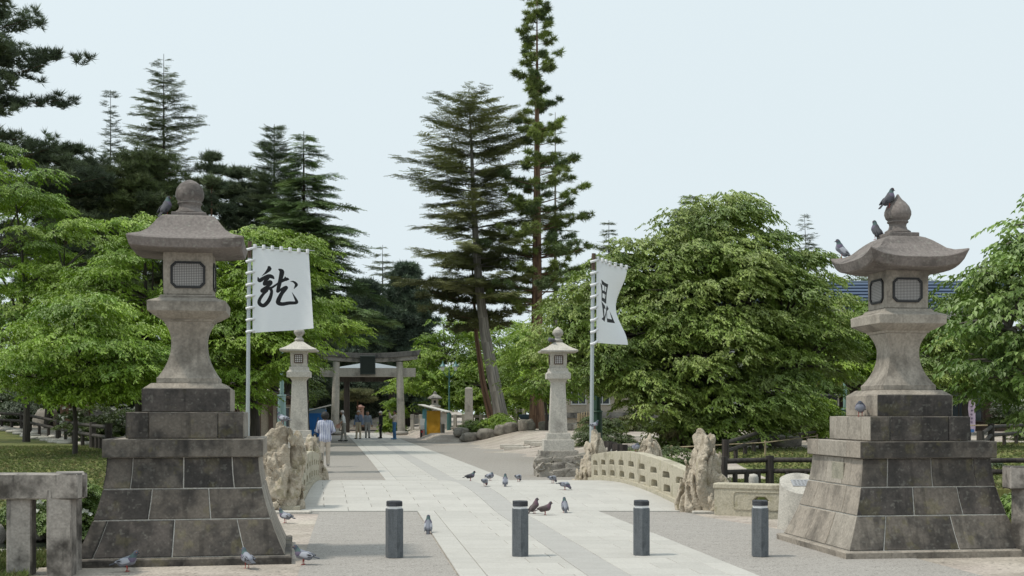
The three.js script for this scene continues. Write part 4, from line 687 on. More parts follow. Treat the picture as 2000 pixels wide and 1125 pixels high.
// ---------------------------------------------------------------- log fences
function logFence(label, pts, hgt, r, mids, opts = {}) {
  const t = thing(opts.name ?? 'log_fence', label, 'fence', [pts[0][0], 0, -pts[0][1]], 0, opts.group ?? 'dark log fences'), ox = pts[0][0], od = pts[0][1], mat = opts.mat ?? M.darkWood;
  const Y = (x, d) => (opts.y ? opts.y(x, d) : gy(x, d));
  pts.forEach(([x, d]) => part('post', boxUV(limb([[x - ox, Y(x, d) - 0.2, od - d, r * 1.25], [x - ox, Y(x, d) + hgt, od - d, r * 1.2]], 10), 0.8, x), mat, t));
  for (let i = 0; i < pts.length - 1; i++) { const [x0, d0] = pts[i], [x1, d1] = pts[i + 1];
    for (const f of opts.rails ?? [0.86, 0.5]) part('rail', boxUV(limb([[x0 - ox, Y(x0, d0) + hgt * f, od - d0, r * 0.7], [x1 - ox, Y(x1, d1) + hgt * f, od - d1, r * 0.7]], 8), 0.8, i), opts.railMat ?? mat, t);
    for (let m = 1; m <= mids; m++) { const f = m / (mids + 1), x = lerp(x0, x1, f), d = lerp(d0, d1, f), yb = lerp(Y(x0, d0), Y(x1, d1), f); part('stub_post', boxUV(limb([[x - ox, Math.min(Y(x, d), yb) - 0.2, od - d, r * 0.75], [x - ox, yb + hgt * 0.48, od - d, r * 0.75]], 8), 0.8, m), mat, t); }
  }
  return t;
}
logFence('dark log fence climbing the lawn edge at the left', [[-13.4, 41.5], [-15.1, 45], [-20.7, 57], [-24.7, 63], [-29, 68.5]], 0.95, 0.1, 3);
logFence('dark log fence on the bank behind the low parapet wall', [[4.5, 26.6], [5.55, 26.9], [7.0, 26.5], [9.2, 26.4], [12, 26.6]], 0.66, 0.075, 3);
logFence('dark log fence crossing the grassy mound behind the right garden', [[5.9, 34.5], [8.0, 40], [10.4, 46.5], [12.7, 51], [16, 52]], 0.66, 0.085, 3);
logFence('dark log fence seen right of the right lantern base', [[13.5, 36], [16.3, 42.5], [19.6, 47.5], [24, 49]], 0.8, 0.09, 2);
logFence('short thick log fence with pale rails beside the right rock pillar', [[2.66, 30.1], [2.62, 31.1], [2.58, 32.1], [2.54, 33.2]], 0.82, 0.11, 0, { railMat: lin(0.34, 0.3, 0.26), rails: [0.72, 0.4] });
logFence('low bamboo rail fence across the sandy garden', [[2.6, 36.5], [4.6, 36], [7.6, 37.5], [10.5, 43]], 0.42, 0.025, 0, { name: 'bamboo_fence', group: 'low bamboo fences', mat: M.bamboo, rails: [0.85] });
logFence('bamboo rail fence in front of the shops at the right', [[18, 52], [21.5, 53.5], [26, 55]], 0.55, 0.035, 0, { name: 'bamboo_fence', group: 'low bamboo fences', mat: M.bamboo, rails: [0.92] });
{ const t = thing('stake_fence', 'row of thin pale stakes tied to bamboo rails behind the log fence', 'fence', [12.0, gy(12, 53), -53]); for (let i = 0; i < 14; i++) part('stake', limb([[i * 0.2, 0, 0, 0.022], [i * 0.2, 0.62 + 0.05 * (i % 3), 0, 0.018]], 6), M.bamboo, t); for (const y of [0.25, 0.33]) part('rail', limb([[-1, y, 0.05, 0.03], [3, y, 0.05, 0.03]], 6), M.bamboo, t); }
// ---------------------------------------------------------------- boulders
const boulder = (label, x, d, w, h, dp, seed, y) => { const m = single('boulder', blobStone(seed, w, h, dp, 0.2, 3), M.boulder, label, 'rock', 'boulders'); m.position.set(x, (y ?? gy(x, d)) + h * 0.3, -d); m.rotation.y = seed; return m; };
[[-2.75, 67.6, 0.9, 0.55, 'small leftmost boulder of the bed edging by the monument'], [-2.15, 66.6, 1.3, 0.62, 'brown long boulder second from the monument'], [-1.35, 66.4, 1.2, 0.66, 'rounded boulder below the light green bushes'], [-0.55, 66.2, 0.75, 0.7, 'upright boulder in front of the leaning fir'], [-0.05, 66, 0.7, 0.72, 'tilted boulder left of the widest edging boulder'], [0.75, 65.6, 1.35, 0.75, 'widest grey boulder of the bed edging'], [1.75, 65.4, 1.3, 0.62, 'squarish boulder below the red-barked trunk']].forEach(([x, d, w, h, l], i) => boulder(l, x, d, w, h, 0.8, i * 2.7 + 1));
[[0.35, 69.5, 0.7, 0.45, 'low boulder behind the edging near the red trunk'], [3.1, 63, 1.1, 0.5, 'boulder half hidden behind the granite lantern']].forEach(([x, d, w, h, l], i) => boulder(l, x, d, w, h, 0.7, i * 3.3 + 40));
boulder('large dark standing stone behind the right log fence', 11.0, 53.5, 2.3, 1.9, 0.9, 61); boulder('flat pale garden stone under the right maple', 9.4, 43, 1.2, 0.5, 0.8, 66);
[[-19.5, 64, 'grey boulder behind the left log fence, nearest the lantern'], [-21.5, 66, 'grey boulder beside the stone path behind the left fence'], [-24, 69, 'tall grey boulder behind the left log fence'], [-26.5, 71, 'mossy boulder farthest along the left log fence']].forEach(([x, d, l], i) => boulder(l, x, d, 1.4 + (i % 2) * 0.4, 1.3, 1, 71 + i * 2.3));
{ // kerb of the pond's far bank, stone by stone
  const t = structure('pond_edging'); const R = rngOf(12); for (let i = 0; i < 34; i++) { const x = -23 + i * 0.55, d = farBank(x) - 0.12; if (x > -4.9) break; const m = part('edging_stone', blobStone(i * 1.7, 0.62, 0.4 + R() * 0.1, 0.5, 0.22, 1), M.boulder, t); m.position.set(x, -0.6 + R() * 0.05, -d); m.rotation.y = R(); }
  for (let i = 0; i < 16; i++) { const m = part('edging_slab', boxUV(boxAt(0.6, 0.12, 0.3, 0, 0, 0, 0.015), 0.7, i), M.rubble, t); m.position.set(-14.3 + i * 0.62, -0.03, -14.2); }
}
single('marker_post', boxUV(lathe([[0.001, 0], [0.1, 0], [0.1, 0.36], [0.075, 0.42], [0.001, 0.44]], 10), 0.8), M.granite, 'short pale stone marker post behind the parapet wall', 'post').position.set(4.95, -0.1, -25.6 + 0);
{ // bronze water trough behind the red trunk
  const t = thing('water_trough', 'dark blue-green square trough behind the red-barked trunk', 'trough', [1.35, 0.35, -73.5]), m = lin(0.035, 0.06, 0.075, 0.5, { metalness: 0.2 });
  part('tub', boxUV(loftSquare([[0, 0.8], [0.7, 0.86], [0.95, 0.88]], 1), 0.6), m, t); part('rim', boxUV(loftSquare([[0.93, 0.95], [1.1, 0.96], [1.12, 0.92]], 1), 0.6), m, t); part('plate', boxAt(0.25, 0.5, 0.02, -0.5, 0.5, 0.86), lin(0.12, 0.13, 0.13), t);
}
{ const t = thing('bamboo_screen', 'upright bamboo screen left of the right banner pole', 'fence', [3.15, 0, -60]); for (let i = 0; i < 14; i++) part('cane', limb([[i * 0.06, 0.1, (i % 2) * 0.03, 0.033], [i * 0.06 + 0.02, 1.55 + 0.1 * Math.sin(i * 3), (i % 2) * 0.03, 0.03]], 7), M.bamboo, t); part('binding', boxAt(0.86, 0.06, 0.1, 0.4, 1.1, 0.015), M.darkWood, t); }
// ---------------------------------------------------------------- buildings behind
M.cream = stoneMat(961, [0.5, 0.44, 0.36], [0.4, 0.35, 0.28], 0.4, { lichen: 0, bump: 0.002 }); M.pane = new THREE.MeshPhysicalMaterial({ color: new THREE.Color(0.05, 0.06, 0.07), roughness: 0.1 });
{
  const t = thing('timber_hut', 'small hut with dark posts and cream panels behind the left rock', 'building', [-11.2, 0, -57.5], 0.25);
  part('wall', boxUV(boxAt(2.6, 1.9, 1.6, 0, 1.0, -0.9), 0.4), M.cream, t); for (const x of [-1.3, -0.45, 0.1, 1.3]) part('post', boxUV(boxAt(0.2, 2.2, 0.2, x, 1.1, 0, 0.01), 0.5, x), M.brownWood, t); part('lintel', boxUV(boxAt(3, 0.2, 0.18, 0, 2.05, 0.003), 0.5), M.brownWood, t);
  const w = part('window', boxAt(0.55, 0.9, 0.05, 0.65, 1.35, -0.08), M.pane, t); part('window_frame', join([boxAt(0.62, 0.05, 0.06, 0.65, 1.82, -0.05), boxAt(0.62, 0.05, 0.06, 0.65, 0.9, -0.05), boxAt(0.04, 0.9, 0.06, 0.65, 1.35, -0.05)]), M.white, w);
  const r = part('roof', boxUV(bevelBox(3.6, 0.12, 2.6, 0.02), 0.5), M.brownWood, t); r.position.set(0, 2.45, -0.5); r.rotation.z = -0.22; const r2 = part('roof_tiles', boxUV(bevelBox(3.55, 0.06, 2.5, 0.02), 0.5), lin(0.05, 0.045, 0.045), t); r2.position.set(0.02, 2.55, -0.5); r2.rotation.z = -0.22;
}
function house(name, label, x, d, turn, w, h, dp, o) {
  const t = thing(name, label, 'building', [x, o.base ?? 0, -d], turn);
  part('wall', boxUV(boxAt(w, h, dp, 0, h / 2, -dp / 2, 0.03), 0.3), o.wall ?? M.cream, t);
  for (const [wx, wy, ww, wh] of o.windows ?? []) { const f = part('window', boxAt(ww, wh, 0.06, wx, wy, 0.01), M.pane, t); part('frame', join([boxAt(ww + 0.12, 0.08, 0.1, wx, wy + wh / 2, 0.02), boxAt(ww + 0.12, 0.08, 0.12, wx, wy - wh / 2, 0.03), boxAt(0.07, wh, 0.1, wx - ww / 2, wy, 0.02), boxAt(0.07, wh, 0.1, wx + ww / 2, wy, 0.02), boxAt(0.05, wh, 0.08, wx, wy, 0.02)]), o.frame ?? M.white, f); }
  o.extra?.(t); return t;
}
house('long_building', 'large hall with long blue-grey metal roof behind the right trees', 27, 96, -0.02, 22, 9.4, 12, { wall: lin(0.36, 0.36, 0.36), windows: [[-8, 6, 2, 1.6], [-4, 6, 2, 1.6], [0, 6, 2, 1.6], [4, 6, 2, 1.6], [8, 6, 2, 1.6], [-8, 2.5, 2, 1.6], [-4, 2.5, 2, 1.6], [0, 2.5, 2, 1.6], [4, 2.5, 2, 1.6], [8, 2.5, 2, 1.6]], extra: (t) => {
  const blue = lin(0.07, 0.105, 0.17, 0.45, { metalness: 0.2 }), blue2 = lin(0.06, 0.09, 0.15, 0.5, { metalness: 0.2 });
  for (let i = 0; i < 8; i++) { const m = part('roof_panel', boxUV(bevelBox(24, 0.32, 0.3, 0.02), 0.5, i), i % 2 ? blue : blue2, t); m.position.set(0, 9.55 + i * 0.3, 0.9 - i * 0.55); m.rotation.x = -1.02; }
  part('roof_slope', boxUV(new THREE.PlaneGeometry(24, 9).rotateX(-Math.PI / 2 + 0.12).translate(0, 11.6, -7.6), 0.3), blue2, t); part('ridge', boxUV(boxAt(24.2, 0.16, 0.3, 0, 11.95, -3.3, 0.03), 0.3), lin(0.16, 0.2, 0.26), t);
} });
house('plaster_house', 'beige plaster house behind the big maple at centre right', 7.4, 79, 0.05, 8.4, 3.3, 6, { base: 0.5, windows: [[-3.2, 2.0, 0.9, 0.8], [-1.7, 2.0, 0.9, 0.8], [1.5, 2.0, 1.2, 0.9], [3.3, 2.0, 0.8, 0.9]], extra: (t) => { part('roof', boxUV(loftSquare([[3.25, 4.6], [3.35, 4.7], [4.9, 1.2], [5.0, 0.9]], 3).scale(1, 1, 0.8).translate(0, 0, -3), 0.3), lin(0.13, 0.13, 0.14), t); part('plinth_band', boxUV(boxAt(8.6, 0.35, 0.2, 0, 0.9, 0.06), 0.3), M.graniteDark, t); } });
house('dark_shop', 'dark timber shop front left of the right lantern', 16.6, 62, -0.1, 5, 2.8, 4, { base: 0.4, wall: M.darkWood, windows: [[-1.2, 1.3, 1.6, 1.5]], extra: (t) => { part('fascia', boxUV(boxAt(5.6, 0.5, 0.4, 0, 2.7, 0.4), 0.4), lin(0.42, 0.26, 0.17), t); part('roof', boxUV(loftSquare([[2.9, 3], [3.0, 3.1], [4.2, 0.6]], 2).translate(0, 0, -2), 0.3), lin(0.1, 0.1, 0.11), t); part('awning', boxUV(boxAt(4.6, 0.08, 1.1, 0, 2.05, 0.5), 0.4), lin(0.08, 0.08, 0.09), t); } });
house('brown_shop', 'brown timber shop with eaves sign at the right edge', 24.5, 61, -0.12, 9, 2.9, 5, { base: 0.5, wall: M.brownWood, windows: [[-2.6, 1.4, 2.2, 1.5], [0.4, 1.4, 2.2, 1.5], [3, 1.4, 1.6, 1.5]], frame: M.darkWood, extra: (t) => { part('roof', boxUV(loftSquare([[2.85, 5.2], [2.95, 5.4], [4.6, 1.6]], 3).scale(1, 1, 0.75).translate(0, 0, -2.2), 0.3), lin(0.07, 0.065, 0.065), t); part('wooden_sign', boxAt(0.56, 0.42, 0.06, -3.55, 2.35, 0.7), lin(0.5, 0.33, 0.19), t); const s = []; for (const [a, b, w2, h2] of [[0, -0.1, 0.16, 0.03], [-0.075, 0, 0.03, 0.2], [0.075, 0, 0.03, 0.2], [0, 0.02, 0.03, 0.22]]) s.push(boxAt(w2, h2, 0.012, -3.5 + a, 2.37 + b, 0.737, 0.002)); part('sign_character', join(s), lin(0.05, 0.02, 0.015), t); } });
{
  const t = thing('shop_banner', 'tall pale pink advertising banner in front of the brown shop', 'banner', [20.25, 0.5, -55]);
  part('pole', limb([[-0.3, -0.1, 0, 0.02], [-0.3, 1.75, 0, 0.018]], 6), M.steel, t); const g = tarp(0.42, 1.42, 0.05, 21).translate(-0.06, 0.95, 0); part('cloth', g, lin(0.62, 0.48, 0.6, 0.8, { side: THREE.DoubleSide }), t);
  const s = []; for (let i = 0; i < 5; i++) s.push(boxAt(0.1, 0.025, 0.01, -0.04 + (i % 2) * 0.03, 1.35 - i * 0.17, 0.045, 0.002), boxAt(0.025, 0.1, 0.01, -0.02, 1.33 - i * 0.17, 0.05, 0.002)); part('lettering', join(s), lin(0.08, 0.05, 0.12), t); part('blue_foot', boxAt(0.3, 0.14, 0.012, -0.06, 0.28, 0.03), lin(0.1, 0.22, 0.5), t);
}
{ const t = thing('price_board', 'white boards with blue pictures on a stand under the maple', 'sign', [9.6, 0.5, -55]); part('table', boxAt(3.4, 0.1, 0.6, 0.4, 0.55, 0), M.white, t); for (const x of [-0.2, 0.9]) { const p = part('blue_picture', boxAt(0.42, 0.48, 0.03, x, 0.9, 0), lin(0.03, 0.12, 0.42), t); part('white_mark', boxAt(0.2, 0.12, 0.01, x + 0.03, 0.85, 0.02, 0.002), M.white, p); } for (const x of [-1.2, 1.9]) part('leg', boxAt(0.1, 0.6, 0.5, x, 0.25, 0), M.white, t); part('back_board', boxAt(3, 0.7, 0.04, 0.4, 0.95, -0.06), lin(0.5, 0.5, 0.5), t); }
// paving of the hillside path behind the left fence
{ const t = structure('hill_path'), R = rngOf(31); for (let i = 0; i < 46; i++) { const f = i / 46, x = lerp(-14.5, -29, f) - 1.0 - R() * 1.2, d = lerp(48.5, 71, f) + R() * 1.2; const m = part('stone', blobStone(i * 1.3 + 7, 0.95, 0.2, 0.7, 0.2, 1), M.granite, t); m.position.set(x, gy(x, d) + 0.03, -d); m.rotation.y = R() * 3; } }
// ---------------------------------------------------------------- vegetation
const tmpM = new THREE.Matrix4(), tmpQ = new THREE.Quaternion(), tmpV = V3(), tmpS = V3(), tmpE = new THREE.Euler();
const leafMat = (rough = 0.75, tr = 0.38) => new THREE.MeshPhysicalMaterial({ color: 0xffffff, roughness: rough, transmission: tr, thickness: 0, side: THREE.DoubleSide, vertexColors: true });
M.leaf = leafMat(0.55, 0.4); M.needle = leafMat(0.8, 0.2);
// one folded leaf: base at origin, pointing +x, face up
function leafTris(P, C, m, len, wid, fold, col) {
  const tip = V3(len, -len * 0.18, 0), l = V3(len * 0.42, fold, wid / 2), r = V3(len * 0.42, fold, -wid / 2), b = V3(0, 0, 0);
  for (const v of [tip, l, r, b]) v.applyMatrix4(m);
  for (const t of [[b, r, tip], [b, tip, l]]) for (const v of t) { P.push(v.x, v.y, v.z); C.push(col, col, col); }
}
function sprayGeo(seed, n, leafLen, leafWid, spread, droop) { // a twig of drooping leaves, twig along +x
  const R = rngOf(seed), P = [], C = [];
  for (let i = 0; i < n; i++) {
    const f = (i + R() * 0.6) / n, side = i % 2 ? 1 : -1, yaw = side * (0.5 + R() * 0.9) * (1 - f * 0.5), s = 0.75 + R() * 0.5;
    tmpE.set((R() - 0.5) * 0.8, yaw, -droop * (0.4 + R() * 1.2), 'YXZ'); tmpM.makeRotationFromEuler(tmpE); tmpM.setPosition(f * spread, -f * f * spread * 0.35 + (R() - 0.5) * 0.05 * spread * 2, (R() - 0.5) * spread * 0.35);
    leafTris(P, C, tmpM, leafLen * s, leafWid * s, leafWid * 0.18, 0.85 + R() * 0.3);
  }
  const g = new THREE.BufferGeometry(); g.setAttribute('position', new THREE.Float32BufferAttribute(P, 3)); g.setAttribute('color', new THREE.Float32BufferAttribute(C, 3)); g.computeVertexNormals(); return g;
}
function bladesGeo(seed, n, len, wid, cone, dirUp) { // a tuft of needle blades around +y
  const R = rngOf(seed), P = [], C = [], a = V3(), u = V3(), w = V3();
  for (let i = 0; i < n; i++) {
    const th = R() * 6.283, ph = Math.acos(1 - R() * cone), L = len * (0.6 + R() * 0.6), c = 0.75 + R() * 0.5;
    a.set(Math.sin(ph) * Math.cos(th), Math.cos(ph) * dirUp, Math.sin(ph) * Math.sin(th)); u.set(R() - 0.5, R() - 0.5, R() - 0.5).cross(a).normalize().multiplyScalar(wid / 2);
    w.copy(a).multiplyScalar(L); const b = a.clone().multiplyScalar(L * 0.35);
    for (const v of [[0, 0, 0], [b.x + u.x, b.y + u.y, b.z + u.z], [w.x, w.y, w.z], [0, 0, 0], [w.x, w.y, w.z], [b.x - u.x, b.y - u.y, b.z - u.z]]) { P.push(...v); C.push(c, c, c); }
  }
  const g = new THREE.BufferGeometry(); g.setAttribute('position', new THREE.Float32BufferAttribute(P, 3)); g.setAttribute('color', new THREE.Float32BufferAttribute(C, 3)); g.computeVertexNormals(); return g;
}
function frondGeo(seed, twigs, len, reach, wid) { // flat conifer branchlet along +x with side twigs of short needles
  const R = rngOf(seed), P = [], C = [];
  const strip = (x0, y0, z0, x1, y1, z1, w, c) => { const dx = x1 - x0, dz = z1 - z0, l = Math.hypot(dx, dz) + 1e-6, nx = -dz / l * w, nz = dx / l * w, mx = x0 + dx * 0.45, my = (y0 + y1) / 2, mz = z0 + dz * 0.45; for (const v of [[x0, y0, z0], [mx + nx, my + w * 0.5, mz + nz], [x1, y1, z1], [x0, y0, z0], [x1, y1, z1], [mx - nx, my + w * 0.5, mz - nz]]) { P.push(...v); C.push(c, c, c); } };
  strip(0, 0, 0, len, -0.03, 0, wid, 0.8);
  for (let i = 0; i < twigs; i++) { const f = (i + 0.5) / twigs, s = i % 2 ? 1 : -1, r = reach * (1.05 - f * 0.75) * (0.7 + R() * 0.6), x = f * len, a = 0.75 + R() * 0.35, ex = x + r * Math.cos(a), ez = s * r * Math.sin(a), ey = (R() - 0.6) * r * 0.35; strip(x, 0, 0, ex, ey, ez, wid * 0.9, 0.75 + R() * 0.5);
    for (let q = 0; q < 3; q++) { const g2 = 0.35 + q * 0.25, bx = lerp(x, ex, g2), bz = lerp(0, ez, g2), t2 = a * s + (q % 2 ? 1 : -1) * 0.7, l2 = r * 0.38 * (0.7 + R() * 0.5); strip(bx, ey * g2, bz, bx + l2 * Math.cos(t2), ey * g2 + (R() - 0.4) * 0.06, bz + l2 * Math.sin(t2), wid * 0.75, 0.75 + R() * 0.55); } }
  const g = new THREE.BufferGeometry(); g.setAttribute('position', new THREE.Float32BufferAttribute(P, 3)); g.setAttribute('color', new THREE.Float32BufferAttribute(C, 3)); g.computeVertexNormals(); return g;
}
class Scatter { // collects instance transforms and colours for one crown
  constructor() { this.m = []; this.c = []; }
  add(pos, quat, s, col) { tmpS.set(s, s, s); this.m.push(new THREE.Matrix4().compose(pos, quat, tmpS)); this.c.push(col); }
  build(name, geo, mat, parent) { const o = new THREE.InstancedMesh(geo, mat, this.m.length); const c = new THREE.Color(); this.m.forEach((m, i) => { o.setMatrixAt(i, m); o.setColorAt(i, c.setRGB(...this.c[i])); }); o.name = name; o.userData.kind = 'stuff'; shade(o); parent.add(o); return o; }
}
const qOf = (yaw, pitch, roll, out = new THREE.Quaternion()) => out.setFromEuler(tmpE.set(roll, yaw, pitch, 'YZX'));
const GREEN = { cherry: [[0.235, 0.36, 0.022], [0.29, 0.42, 0.035], [0.18, 0.3, 0.022]], maple: [[0.235, 0.325, 0.05], [0.3, 0.38, 0.085], [0.175, 0.26, 0.038]], bright: [[0.25, 0.38, 0.022], [0.3, 0.43, 0.035], [0.2, 0.32, 0.022]], near: [[0.17, 0.27, 0.04], [0.24, 0.34, 0.09], [0.13, 0.22, 0.035]], shrub: [[0.1, 0.15, 0.025], [0.13, 0.19, 0.03], [0.08, 0.12, 0.022]], dark: [[0.06, 0.1, 0.025], [0.08, 0.13, 0.03], [0.05, 0.085, 0.022]], mid: [[0.14, 0.215, 0.032], [0.175, 0.255, 0.04], [0.11, 0.175, 0.028]], azalea: [[0.1, 0.13, 0.02], [0.14, 0.15, 0.03], [0.11, 0.09, 0.03]] };
const SPRAY = { cherry: [1, 2, 3].map((s) => sprayGeo(s, 14, 0.12, 0.06, 0.42, 0.34)), near: [4, 5].map((s) => sprayGeo(s, 11, 0.105, 0.056, 0.34, 0.4)), small: [6, 7].map((s) => sprayGeo(s, 16, 0.085, 0.048, 0.32, 0.3)), big: [8, 9].map((s) => sprayGeo(s, 14, 0.17, 0.09, 0.6, 0.35)) };
// A broadleaf tree: trunk, limbs that reach into crown lobes, and plates of drooping leaf sprays on each branch
function broadleaf(o) {
  const R = rngOf(o.seed), t = thing(o.name ?? 'broadleaf_tree', o.label, o.category ?? 'tree', [o.x, o.base ?? gy(o.x, o.d), -o.d], 0, o.group);
  const lobes = o.lobes, cols = GREEN[o.green], sprays = SPRAY[o.spray ?? 'cherry'], sc = sprays.map(() => new Scatter()), wood = [];
  const vol = lobes.map(([, , , a, b, c]) => Math.pow(a * b * c, 0.67)), tot = vol.reduce((a, b) => a + b, 0), q = new THREE.Quaternion();
  const top = o.trunkTop ?? [0, o.fork ?? 1.5, 0];
  if (o.trunk) { const tr = limb([[0, -0.3, 0, o.trunk * 1.35], [top[0] * 0.2 + 0.03, top[1] * 0.35, top[2] * 0.2, o.trunk], [top[0] * 0.7 - 0.04, top[1] * 0.75, top[2] * 0.7, o.trunk * 0.85], [...top, o.trunk * 0.8]], 10); part('trunk', tr, o.bark ?? M.barkDark, t); }
  lobes.forEach(([lx, ly, lz, rx, ry, rz], li) => {
    const nb = Math.max(3, Math.round(o.branches * vol[li] / tot)), lc = [lx, ly - ry * 0.35, lz];
    if (o.trunk) wood.push(limb([[...top, o.trunk * 0.55], [lerp(top[0], lc[0], 0.5) + (R() - 0.5) * 0.4, lerp(top[1], lc[1], 0.6), lerp(top[2], lc[2], 0.5), o.trunk * 0.4], [...lc, o.trunk * 0.22]], 6));
    for (let b = 0; b < nb; b++) {
      const th = R() * 6.283, cy = Math.max(-0.75, 1 - 2 * Math.pow(R(), 0.85)), sy = Math.sqrt(1 - cy * cy), rr = 0.62 + 0.42 * Math.sqrt(R());
      const out = V3(Math.cos(th) * sy, 0, Math.sin(th) * sy), e = V3(lx + out.x * rx * rr, ly + cy * ry * rr, lz + out.z * rz * rr);
      const col0 = cols[Math.floor(R() * 3)], bt = 0.82 + R() * 0.36, yaw0 = Math.atan2(-out.z, out.x);
      const s0 = V3(lerp(lc[0], e.x, 0.25), lerp(lc[1], e.y, 0.25) , lerp(lc[2], e.z, 0.25)), mid = s0.clone().lerp(e, 0.55); mid.y += 0.12 * e.distanceTo(s0);
      if (o.trunk && (b % (o.twigEvery ?? 2) === 0)) wood.push(limb([[lc[0], lc[1], lc[2], o.trunk * 0.16 + 0.012], [mid.x, mid.y, mid.z, o.trunk * 0.07 + 0.01], [e.x, e.y, e.z, 0.008]], 4, false));
      const pr = (o.plate ?? 0.75) * (0.7 + R() * 0.6), n = Math.round(o.per * (0.7 + R() * 0.6));
      for (let k = 0; k < n; k++) {
        const f = Math.sqrt(R()), a = R() * 6.283, px = Math.cos(a) * pr * f, pz = Math.sin(a) * pr * f, back = R() * R() * 0.5;
        tmpV.set(e.x + px - out.x * back * rx, e.y - f * f * pr * (o.sag ?? 0.35) + (R() - 0.5) * pr * (o.thick ?? 0.35), e.z + pz - out.z * back * rz);
        const yaw = lerp(yaw0, Math.atan2(-pz, px), 0.6) + (R() - 0.5) * 1.4; qOf(yaw, 0.08 - R() * 0.42 * (o.hang ?? 1), (R() - 0.5) * 0.7, q);
        const v = bt * (0.85 + R() * 0.3), s = Math.floor(R() * sprays.length); sc[s].add(tmpV, q, (o.scale ?? 1) * (0.75 + R() * 0.5), [col0[0] * v, col0[1] * v, col0[2] * v]);
      }
    }
  });
  if (wood.length) part('branches', join(wood), o.bark ?? M.barkDark, t);
  sc.forEach((s, i) => s.m.length && s.build('crown', sprays[i], M.leaf, t));
  if (o.bloom) { const s = new Scatter(), g = bladesGeo(90, 7, 0.06, 0.05, 0.9, 1); for (let i = 0; i < o.bloom; i++) { const [lx, ly, lz, rx, ry, rz] = lobes[Math.floor(R() * lobes.length)], th = R() * 6.283, cy = R() * 1.5 - 0.5, sy = Math.sqrt(Math.max(0, 1 - cy * cy)); tmpV.set(lx + Math.cos(th) * sy * rx, ly + cy * ry, lz + Math.sin(th) * sy * rz); qOf(R() * 6, R(), R(), q); s.add(tmpV, q, 0.8 + R(), o.bloomCol ?? [0.75, 0.75, 0.68]); } s.build('blossom', g, M.leaf, t); }
  return t;
}
const FROND = [1, 2, 3].map((s) => frondGeo(s, 12, 1, 0.42, 0.036)), TUFT = [11, 12].map((s) => bladesGeo(s, 46, 0.3, 0.022, 1.1, 1)), CLUMP = [13, 14].map((s) => bladesGeo(s, 60, 0.34, 0.036, 1.7, 1));
